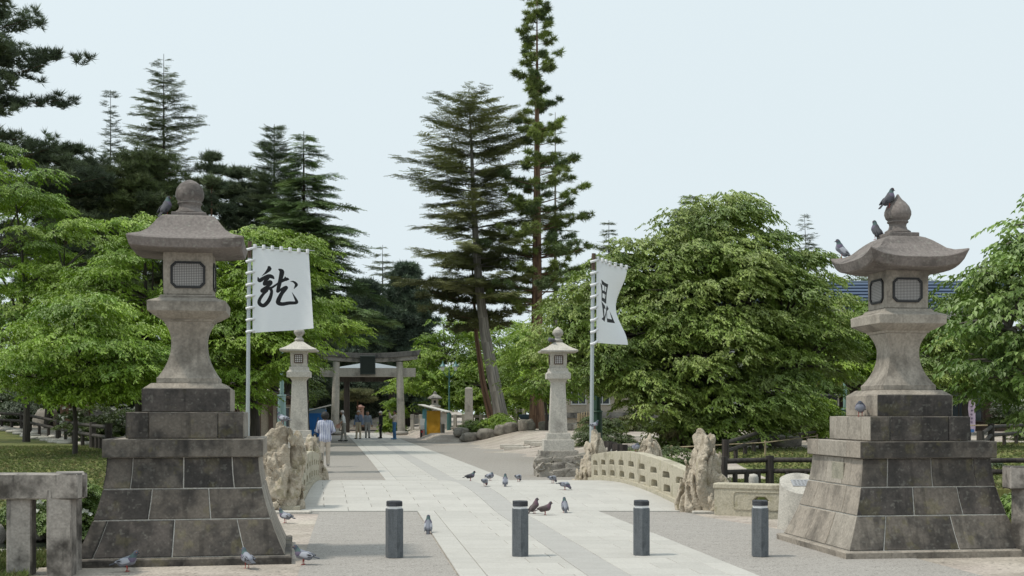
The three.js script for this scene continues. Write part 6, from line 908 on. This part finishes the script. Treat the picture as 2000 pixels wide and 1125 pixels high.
// --- grass blades on the lawns
{
  const R = rngOf(201), g = bladesGeo(95, 12, 0.075, 0.012, 0.5, 1), s = new Scatter(), q = new THREE.Quaternion(); let n = 0;
  for (let i = 0; i < 260000 && n < 52000; i++) { const f = R(), near = R() < 0.12; let x, d; if (near) { x = -8 + R() * 3.5; d = 11 + R() * 3.2; } else if (R() < 0.62) { d = 21.5 + 26 * f; x = -6 - R() * (6 + d * 0.3); } else { d = 26 + 26 * f; x = 4 + R() * (6 + d * 0.35); } if (!isGrass(x, d) || moat(x, d) > 0.02) continue; tmpV.set(x, gy(x, d) - 0.005, -d); qOf(R() * 6.28, (R() - 0.5) * 0.5, (R() - 0.5) * 0.5, q); const v = 0.7 + R() * 0.6, dry = R() < 0.2; s.add(tmpV, q, 0.6 + R() * 0.9, dry ? [0.2 * v, 0.18 * v, 0.065 * v] : [0.115 * v, 0.15 * v, 0.03 * v]); n++; }
  const o = s.build('grass', g, M.needle, scene); tag(o, 'short mown grass on the lawns beside the pond', 'grass');
}
// ---------------------------------------------------------------- people
M.person = new THREE.MeshStandardMaterial({ vertexColors: true, roughness: 0.85 });
function handGeo(w, dir, side, skin, curl) { // palm, four fingers and a thumb, grown from the wrist w along dir
  const d = V3(...dir).normalize(), up = Math.abs(d.y) > 0.85 ? V3(0, 0, 1) : V3(0, 1, 0), a = V3().crossVectors(d, up).normalize(), n = V3().crossVectors(a, d).normalize(), caps = [], W = V3(...w);
  const P = (f, s, t) => W.clone().addScaledVector(d, f).addScaledVector(a, s).addScaledVector(n, t).toArray();
  caps.push([P(-0.02, 0, 0), P(0.03, 0, 0), 0.026, 0.026], [P(0.03, -0.022, 0), P(0.085, -0.028, 0), 0.018, 0.015], [P(0.03, 0.022, 0), P(0.085, 0.026, 0), 0.018, 0.015], [P(0.04, 0, 0), P(0.088, 0, 0), 0.018, 0.015]);
  [[-0.03, 0.058], [-0.01, 0.072], [0.01, 0.066], [0.03, 0.05]].forEach(([s, L]) => { const m = 0.088 + L * 0.5, c = curl * L; caps.push([P(0.085, s, 0), P(m, s * 1.05, -c * 0.35), 0.0095, 0.009], [P(m, s * 1.05, -c * 0.35), P(m + L * 0.42, s * 1.05, -c * 1.1), 0.009, 0.008]); });
  caps.push([P(0.03, side * 0.03, -0.005), P(0.06, side * 0.055, -0.015), 0.012, 0.0105], [P(0.06, side * 0.055, -0.015), P(0.095, side * 0.058, -0.025), 0.0105, 0.009]);
  const lo = W.toArray().map((v) => v - 0.2), hi = W.toArray().map((v) => v + 0.2);
  return surfaceNets((x, y, z) => { let v = 9; for (const [p, q, ra, rb] of caps) v = smin(v, capDist(x, y, z, p, q, ra, rb), 0.008); return v; }, lo, hi, 0.0075, () => skin);
}
function person(o) {
  const t = thing('person', o.label, 'person', [o.x, o.y ?? 0.022, -o.d], o.turn, 'visitors'), k = o.h / 1.65, C = o.c, caps = [], add = (a, b, ra, rb, col) => caps.push([a, b, ra, rb, col]);
  const lean = o.lean ?? 0, L = (y) => lean * Math.max(0, y - 0.9);
  const B = (x, y, z) => [x, y, z + L(y)];
  add([-0.07, 0.93, 0], [0.07, 0.93, 0], 0.115, 0.115, o.longShirt ? C.shirt : C.pants);
  if (o.longShirt) add([-0.075, 0.86, 0], [0.075, 0.86, 0], 0.125, 0.125, C.shirt);
  for (const s of [-1, 1]) add(B(s * 0.06, 1.0, 0), B(s * 0.085, 1.27, 0), 0.108, 0.115, C.shirt);
  add(B(-0.13, 1.355, -0.01), B(0.13, 1.355, -0.01), 0.07, 0.07, C.shirt);
  const hy = o.headTilt ?? 0, hd = (x, y, z) => { const dy = y - 1.47, dz = z, c = Math.cos(hy), s = Math.sin(hy); return B(x, 1.47 + dy * c + dz * s, dz * c - dy * s + 0.015); };
  add(B(0, 1.36, 0), hd(0, 1.49, 0), 0.052, 0.05, C.skin); add(hd(0, 1.535, 0), hd(0, 1.575, -0.012), 0.082, 0.092, C.skin); add(hd(0, 1.485, 0.045), hd(0, 1.5, 0.04), 0.045, 0.055, C.skin); add(hd(0, 1.545, 0.085), hd(0, 1.522, 0.104), 0.01, 0.015, C.skin);
  for (const s of [-1, 1]) add(hd(s * 0.088, 1.54, 0), hd(s * 0.092, 1.515, 0), 0.016, 0.012, C.skin);
  [-1, 1].forEach((s, i) => {
    const f = o.feet?.[i] ?? [s * 0.1, 0], kn = [lerp(s * 0.09, f[0], 0.55), 0.49, f[1] * 0.5 + (o.knee?.[i] ?? 0.015)];
    add([s * 0.085, 0.9, 0], kn, 0.093, 0.068, C.pants); add(kn, [f[0], 0.1, f[1]], 0.068, 0.056, C.pants); add([f[0], 0.05, f[1] - 0.03], [f[0] + s * 0.02, 0.035, f[1] + 0.15], 0.045, 0.034, C.shoe);
    const [el, wr] = o.arms[i], sh = B(s * 0.18, 1.345, -0.01), mid = el.map((v, j) => lerp(el[j], wr[j], 0.1));
    add(sh, el, 0.062, 0.05, C.shirt); add(el, wr, 0.045, 0.03, o.longSleeve ? C.shirt : C.skin); if (o.longSleeve) add(mid, wr, 0.047, 0.037, C.shirt);
  });
  const near = (x, y, z) => { let b = 9, c = C.shirt; for (const q of caps) { const v = capDist(x, y, z, q[0], q[1], q[2], q[3]); if (v < b) { b = v; c = q[4]; } } return c; };
  const stripe = o.stripe ? (x, y, z) => { const c = near(x, y, z); return c === C.shirt && Math.sin(x * 95 + z * 30) > 0.35 ? o.stripe : c; } : near;
  const f = (x, y, z) => { let v = 9; for (const q of caps) v = smin(v, capDist(x, y, z, q[0], q[1], q[2], q[3]), 0.035); return v + 0.004 * pn(x * 14, y * 10, z * 14 + o.x); };
  const zlo = Math.min(-0.35, ...o.arms.flat().map((p) => p[2] - 0.1)), zhi = Math.max(0.35, ...o.arms.flat().map((p) => p[2] + 0.1)), top = Math.max(1.75, ...o.arms.flat().map((p) => p[1] + 0.1)), xe = Math.max(0.42, ...o.arms.flat().map((p) => Math.abs(p[0]) + 0.1));
  const geos = [surfaceNets(f, [-xe, -0.02, zlo], [xe, top, zhi], 0.015, stripe)];
  o.arms.forEach(([el, wr], i) => geos.push(handGeo(wr, o.hands?.[i] ?? wr.map((v, j) => v - el[j]), i ? -1 : 1, C.skin, o.grip ?? 0.5)));
  part('body', mergeGeometries(geos), M.person, t).scale.setScalar(k);
  const headC = hd(0, 1.56, -0.008), hair = lin(...(o.hair ?? [0.01, 0.008, 0.007]), 0.7);
  if (!o.bald) part('hair', surfaceNets((x, y, z) => { const dx = x - headC[0], dy = y - headC[1], dz = z - headC[2], c = Math.cos(hy), s = Math.sin(hy), ly = dy * c - dz * s, lz = dz * c + dy * s; const r = Math.hypot(dx / 1.0, ly / 1.06, lz / 1.08) - (o.hairR ?? 0.104) + 0.006 * pn(x * 40, y * 40, z * 40); return Math.max(r, Math.min(lz - 0.03, 0.055 - ly), -ly - (o.hairLow ?? 0.09)); }, headC.map((v) => v - 0.2), headC.map((v) => v + 0.2), 0.011), hair, t).scale.setScalar(k);
  for (const s of [-1, 1]) { const e = hd(s * 0.033, 1.545, 0.08); part('eye', new THREE.SphereGeometry(0.009, 8, 6).translate(...e).scale(k, k, k), M.black, t); }
  if (o.cap) { const g = lathe([[0.106, 0], [0.104, 0.04], [0.085, 0.085], [0.045, 0.112], [0.001, 0.118]], 18), b = new THREE.CylinderGeometry(0.1, 0.1, 0.012, 18, 1, false, -1.2, 2.4).scale(1, 1, 1.25).translate(0, 0.005, 0.065); const c = part('cap', join([g, b]), lin(...o.cap, 0.8, { side: THREE.DoubleSide }), t); c.position.set(headC[0] * k, (headC[1] + 0.005) * k, headC[2] * k); c.rotation.x = -hy; c.scale.setScalar(k); }
  o.extra?.(t, k); return t;
}
const skin = [0.36, 0.21, 0.14], hang = (s, z = 0.02) => [[s * 0.24, 1.08, z - 0.03], [s * 0.25, 0.84, z + 0.05]];
person({ label: 'person seen from behind in striped blue-white shirt and beige trousers near the left rocks', x: -5.43, d: 36.3, turn: Math.PI + 0.2, h: 1.56, c: { skin, shirt: [0.52, 0.54, 0.62], pants: [0.5, 0.44, 0.37], shoe: [0.4, 0.37, 0.33] }, stripe: [0.26, 0.28, 0.42], longShirt: true, longSleeve: true, hairR: 0.125, hairLow: 0.12, arms: [[[-0.27, 1.1, 0.0], [-0.16, 1.02, 0.2]], [[0.27, 1.1, 0.02], [0.14, 1.04, 0.22]]], feet: [[-0.09, 0.05], [0.1, -0.06]],
  extra: (t, k) => { const b = part('shoulder_bag', boxUV(bevelBox(0.1, 0.3, 0.26, 0.03), 1), M.black, t); b.position.set(0.3 * k, 0.86 * k, 0.05); part('strap', limb([[0.3, 1.0, 0.05, 0.012], [0.2, 1.42, 0, 0.012], [0.3, 1.02, -0.06, 0.012]], 6), M.black, t); } });
person({ label: 'person in white T-shirt and white cap walking with a round fan', x: -9.05, d: 67.3, turn: -1.45, h: 1.66, lean: 0.14, c: { skin, shirt: [0.68, 0.68, 0.69], pants: [0.3, 0.29, 0.26], shoe: [0.02, 0.02, 0.02] }, cap: [0.68, 0.62, 0.62], arms: [hang(-1, 0.1), [[0.24, 1.1, 0.05], [0.2, 0.92, 0.26]]], feet: [[-0.09, 0.14], [0.09, -0.12]], hair: [0.2, 0.2, 0.2], extra: (t) => { const f = part('fan', limb([[0.2, 0.82, 0.32, 0.12], [0.215, 0.82, 0.32, 0.12]], 16), lin(0.5, 0.28, 0.22), t); part('handle', limb([[0.2, 0.86, 0.3, 0.008], [0.2, 0.98, 0.27, 0.008]], 6), M.brownWood, f); } });
person({ label: 'person in blue shirt and beige trousers with a diagonal strap facing the camera', x: -9.03, d: 73.6, turn: -0.35, h: 1.66, c: { skin, shirt: [0.16, 0.21, 0.31], pants: [0.48, 0.41, 0.3], shoe: [0.12, 0.1, 0.08] }, longSleeve: true, headTilt: -0.25, arms: [hang(-1), hang(1)], feet: [[-0.14, 0.02], [0.13, 0.05]], hair: [0.42, 0.4, 0.38], extra: (t) => part('strap', limb([[-0.14, 1.42, 0.03, 0.014], [0, 1.22, 0.14, 0.014], [0.16, 0.98, 0.12, 0.014]], 6), M.black, t) });
person({ label: 'person in grey trousers half hidden behind the blue-shirted person', x: -8.72, d: 75.4, turn: 0.3, h: 1.62, c: { skin, shirt: [0.22, 0.25, 0.3], pants: [0.33, 0.32, 0.3], shoe: [0.02, 0.02, 0.02] }, longSleeve: true, arms: [hang(-1), hang(1)], hair: [0.05, 0.05, 0.05] });
person({ label: 'person dressed in black with a white cap on the path before the torii', x: -7.88, d: 75, turn: -1.3, h: 1.62, c: { skin, shirt: [0.012, 0.013, 0.016], pants: [0.012, 0.012, 0.014], shoe: [0.01, 0.01, 0.01] }, longShirt: true, longSleeve: true, cap: [0.62, 0.58, 0.52], arms: [hang(-1), [[0.24, 1.08, 0], [0.24, 0.88, 0.08]]], hair: [0.3, 0.3, 0.3] });
person({ label: 'person in cream top and blue jeans raising a camera to photograph', x: -6.79, d: 72.2, turn: -1.35, h: 1.68, lean: -0.1, c: { skin, shirt: [0.55, 0.47, 0.4], pants: [0.06, 0.16, 0.32], shoe: [0.1, 0.2, 0.35] }, longSleeve: true, headTilt: -0.35, arms: [[[-0.2, 1.22, 0.22], [-0.07, 1.5, 0.3]], [[0.2, 1.24, 0.2], [0.06, 1.5, 0.3]]], hands: [[0, 1, 0.1], [0, 1, 0.1]], grip: 0.9, feet: [[-0.09, 0.02], [0.09, -0.04]],
  extra: (t) => { const c = part('camera', bevelBox(0.15, 0.1, 0.07, 0.012), M.black, t); c.position.set(0, 1.63, 0.32); c.rotation.x = -0.3; part('lens', limb([[0, 0, 0.03, 0.04], [0, 0, 0.13, 0.042]], 14), M.black, c); } });
person({ label: 'distant person in white shirt and cap at the shrine steps', x: -14.1, d: 106, turn: 2.6, h: 1.68, y: 0.0, c: { skin, shirt: [0.6, 0.64, 0.7], pants: [0.02, 0.02, 0.025], shoe: [0.02, 0.02, 0.02] }, cap: [0.7, 0.7, 0.7], arms: [hang(-1), hang(1)] });
person({ label: 'distant person in pink top beside the offering box', x: -13.35, d: 109, turn: 3.0, h: 1.6, y: 0.0, c: { skin, shirt: [0.5, 0.28, 0.3], pants: [0.3, 0.28, 0.28], shoe: [0.1, 0.1, 0.1] }, arms: [hang(-1), hang(1)] });
// ---------------------------------------------------------------- pigeons
function pigeonProto(pose, tone) {
  const g0 = new THREE.Group(); g0.name = 'pigeon';
  const P = { stand: { pitch: 0.18, neck: [[0.07, 0.15], [0.1, 0.2]], head: [0.112, 0.218] }, upright: { pitch: 0.75, neck: [[0.04, 0.19], [0.055, 0.24]], head: [0.068, 0.258] }, peck: { pitch: -0.1, neck: [[0.085, 0.1], [0.12, 0.06]], head: [0.132, 0.045] }, fluff: { pitch: 0.1, neck: [[0.05, 0.155], [0.07, 0.175]], head: [0.085, 0.185] } }[pose];
  const T = { grey: { body: [0.2, 0.21, 0.25], wing: [0.36, 0.37, 0.41], bar: [0.02, 0.02, 0.025], head: [0.06, 0.07, 0.095], tail: [0.07, 0.075, 0.09] }, dark: { body: [0.075, 0.075, 0.085], wing: [0.06, 0.06, 0.07], bar: [0.02, 0.02, 0.024], head: [0.035, 0.035, 0.045], tail: [0.03, 0.03, 0.035] }, checker: { body: [0.26, 0.27, 0.31], wing: [0.22, 0.23, 0.27], bar: [0.025, 0.025, 0.03], head: [0.07, 0.085, 0.11], tail: [0.09, 0.095, 0.11] }, brown: { body: [0.11, 0.085, 0.085], wing: [0.085, 0.065, 0.065], bar: [0.05, 0.035, 0.035], head: [0.07, 0.06, 0.07], tail: [0.06, 0.045, 0.045] } }[tone];
  const cs = Math.cos(P.pitch), sn = Math.sin(P.pitch), rot = (x, y) => [x * cs - y * sn, 0.118 + x * sn + y * cs], fl = pose === 'fluff' ? 1.15 : 1;
  const b0 = rot(-0.055, -0.004), b1 = rot(0.055, 0.004), t0 = rot(-0.09, 0.006), t1 = rot(-0.185, -0.006), cap = [[[...b0, 0], [...b1, 0], 0.05 * fl, 0.057 * fl], [[...b1, 0], [...P.neck[0], 0], 0.05, 0.038], [[...P.neck[0], 0], [...P.neck[1], 0], 0.037, 0.025], [[...P.neck[1], 0], [...P.head, 0], 0.024, 0.0265]];
  const body = surfaceNets((x, y, z) => { let v = 9; for (const [a, b, ra, rb] of cap) v = smin(v, capDist(x, y, z, a, b, ra, rb), 0.02); return v; }, [-0.15, 0, -0.1], [0.2, 0.32, 0.1], 0.0085, (x, y, z) => { const dh = Math.hypot(x - P.head[0], y - P.head[1]), dn = capDist(x, y, 0, [...P.neck[0], 0], [...P.neck[1], 0], 0.03, 0.025); if (dh < 0.03) return T.head; if (dn < 0.012) return tone === 'brown' ? [0.12, 0.07, 0.09] : y > P.neck[0][1] + 0.015 ? [0.06, 0.1, 0.1] : [0.12, 0.1, 0.15]; return T.body; });
  part('body', body, M.person, g0);
  const tailG = bevelBox(0.115, 0.012, 0.052, 0.005).rotateZ(P.pitch + 0.1).translate((t0[0] + t1[0]) / 2, (t0[1] + t1[1]) / 2, 0); part('tail', tailG, lin(...T.tail, 0.8), g0);
  for (const s of [-1, 1]) {
    const w = new THREE.SphereGeometry(1, 20, 12), p = w.attributes.position, col = [];
    for (let i = 0; i < p.count; i++) { const x = p.getX(i), y = p.getY(i), taper = x < 0 ? 1 + x * 0.55 : 1; const bar = (x < -0.28 && x > -0.42) || (x < -0.56 && x > -0.7), tip = x < -0.82, chk = tone === 'checker' && Math.sin(x * 22) * Math.sin(y * 9 + 1) > 0.25; const c = bar || tip || chk ? T.bar : T.wing; col.push(...c); p.setXYZ(i, x * 0.1, y * 0.037 * taper * fl, p.getZ(i) * 0.014); }
    w.setAttribute('color', new THREE.Float32BufferAttribute(col, 3)); w.rotateX(s * -0.28); w.rotateZ(P.pitch - 0.06); const c = rot(-0.035, 0.012); w.translate(c[0], c[1], s * 0.049 * fl); w.computeVertexNormals(); part('wing', w, M.person, g0);
    const leg = join([limb([[0.005, 0.075, s * 0.022, 0.009], [0.012, 0.035, s * 0.022, 0.0045], [0.006, 0.006, s * 0.022, 0.004]], 6), ...[-0.5, 0, 0.5].map((a) => limb([[0.006, 0.005, s * 0.022, 0.004], [0.006 + 0.032 * Math.cos(a), 0.003, s * 0.022 + 0.03 * Math.sin(a), 0.0025]], 5)), limb([[0.006, 0.005, s * 0.022, 0.004], [-0.012, 0.003, s * 0.022, 0.0025]], 5)]); part('leg', leg, lin(0.36, 0.07, 0.06), g0);
    part('eye', new THREE.SphereGeometry(0.0045, 8, 6).translate(P.head[0] + 0.008, P.head[1] + 0.005, s * 0.0235), lin(0.5, 0.12, 0.02, 0.3), g0);
  }
  const bd = pose === 'peck' ? [0.016, -0.018] : [0.026, -0.006]; part('beak', limb([[P.head[0] + bd[0] * 0.75, P.head[1] + bd[1] * 0.75 - 0.002, 0, 0.009], [P.head[0] + bd[0] * 1.75, P.head[1] + bd[1] * 1.75 - 0.004, 0, 0.002]], 7), lin(0.05, 0.045, 0.045), g0);
  return g0;
}
const protos = {}; const protoOf = (p, t) => (protos[p + t] ??= pigeonProto(p, t));
scene.updateMatrixWorld(true);
const perchTargets = scene.children.filter((o) => /^(stone_lantern|granite_lantern|rock_pillar|stone_bridge)/.test(o.name)), ray = new THREE.Raycaster();
function perchY(x, d, from = 8) { ray.set(V3(x, from, -d), V3(0, -1, 0)); const h = ray.intersectObjects(perchTargets, true)[0]; return h ? h.point.y : 0; }
[
  [-3.86, 12.5, 0.15, 'stand', 'grey', 'pale grey pigeon with green neck standing in front of the left lantern plinth'],
  [-2.7, 12.75, 2.2, 'stand', 'checker', 'dappled pigeon seen from behind at the left lantern plinth corner'],
  [-2.17, 13.05, 3.05, 'stand', 'grey', 'grey pigeon with two wing bars facing left at the edge of the walkway'],
  [-3.26, 17.99, 2.7, 'stand', 'grey', 'pigeon between the left lantern and the left rock pillar'],
  [-1.1, 16.4, 1.6, 'upright', 'grey', 'lone upright grey pigeon walking away beside the leftmost bollard'],
  [-0.89, 26.5, 0.3, 'stand', 'dark', 'dark pigeon facing right, farthest left of the flock on the bridge'],
  [-0.47, 26.5, 0.9, 'fluff', 'checker', 'fluffed dappled pigeon behind a paler one on the bridge'],
  [-0.52, 23.95, 1.3, 'peck', 'grey', 'pale pecking pigeon in front of the fluffed one'],
  [-0.13, 23.95, 1.57, 'upright', 'grey', 'slim upright pigeon seen from behind in the middle of the flock'],
  [0.13, 25.7, 1.2, 'peck', 'checker', 'round grey pigeon feeding behind the flock'],
  [0.81, 25.0, 0.9, 'peck', 'checker', 'grey pigeon feeding near the right balustrade'],
  [0.97, 23.1, -0.4, 'peck', 'checker', 'dappled pigeon bending down on the right of the flock'],
  [0.83, 19.62, 1.7, 'upright', 'checker', 'dappled upright pigeon nearest the right walkway'],
  [0.34, 19.45, 0.5, 'upright', 'brown', 'tall purplish pigeon standing just right of the second bollard'],
  [0.5, 19.15, 0.2, 'stand', 'brown', 'dark brown pigeon facing right beside the purplish pigeon'],
].forEach(([x, d, a, p, t, l]) => copyOf(protoOf(p, t), l, [x, deckY(d) + (Math.abs(x - pathX(d)) < 1.4 || d > 20 ? 0.023 : 0.006), -d], a, 'pigeons'));
for (const [x, d, a, p, t, l, from] of [
  [-3.72, 20.3, 2.6, 'stand', 'grey', 'grey pigeon perched on top of the left rock pillar'],
  [4.43, 14.72, 0.3, 'upright', 'dark', 'dark pigeon perched beside the tip of the right lantern finial'],
  [4.36, 14.93, 1.8, 'upright', 'dark', 'small dark pigeon behind the right lantern finial base'],
  [4.02, 15.2, 2.9, 'upright', 'grey', 'grey pigeon on the left roof corner of the right lantern'],
  [4.03, 14.45, -1.9, 'fluff', 'grey', 'pigeon resting on the lower step of the right lantern', 1.9],
  [-3.87, 13.95, 1.2, 'upright', 'dark', 'dark pigeon on the roof of the left lantern'],
  [2.44, 24.6, -1.2, 'fluff', 'checker', 'pale dappled pigeon on the right balustrade'],
  [1.93, 29.35, 0.4, 'stand', 'grey', 'pigeon on the rock pillar under the right banner pole'],
  [0.98, 31.2, 2.2, 'fluff', 'dark', 'pigeon on the roof of the right granite lantern'],
]) copyOf(protoOf(p, t), l, [x, perchY(x, d, from), -d], a, 'pigeons');
scene.children.filter((o) => /^pigeon/.test(o.name)).forEach((o) => { o.userData.category = 'pigeon'; o.scale.setScalar(0.86); });
renderer.render(scene, camera);
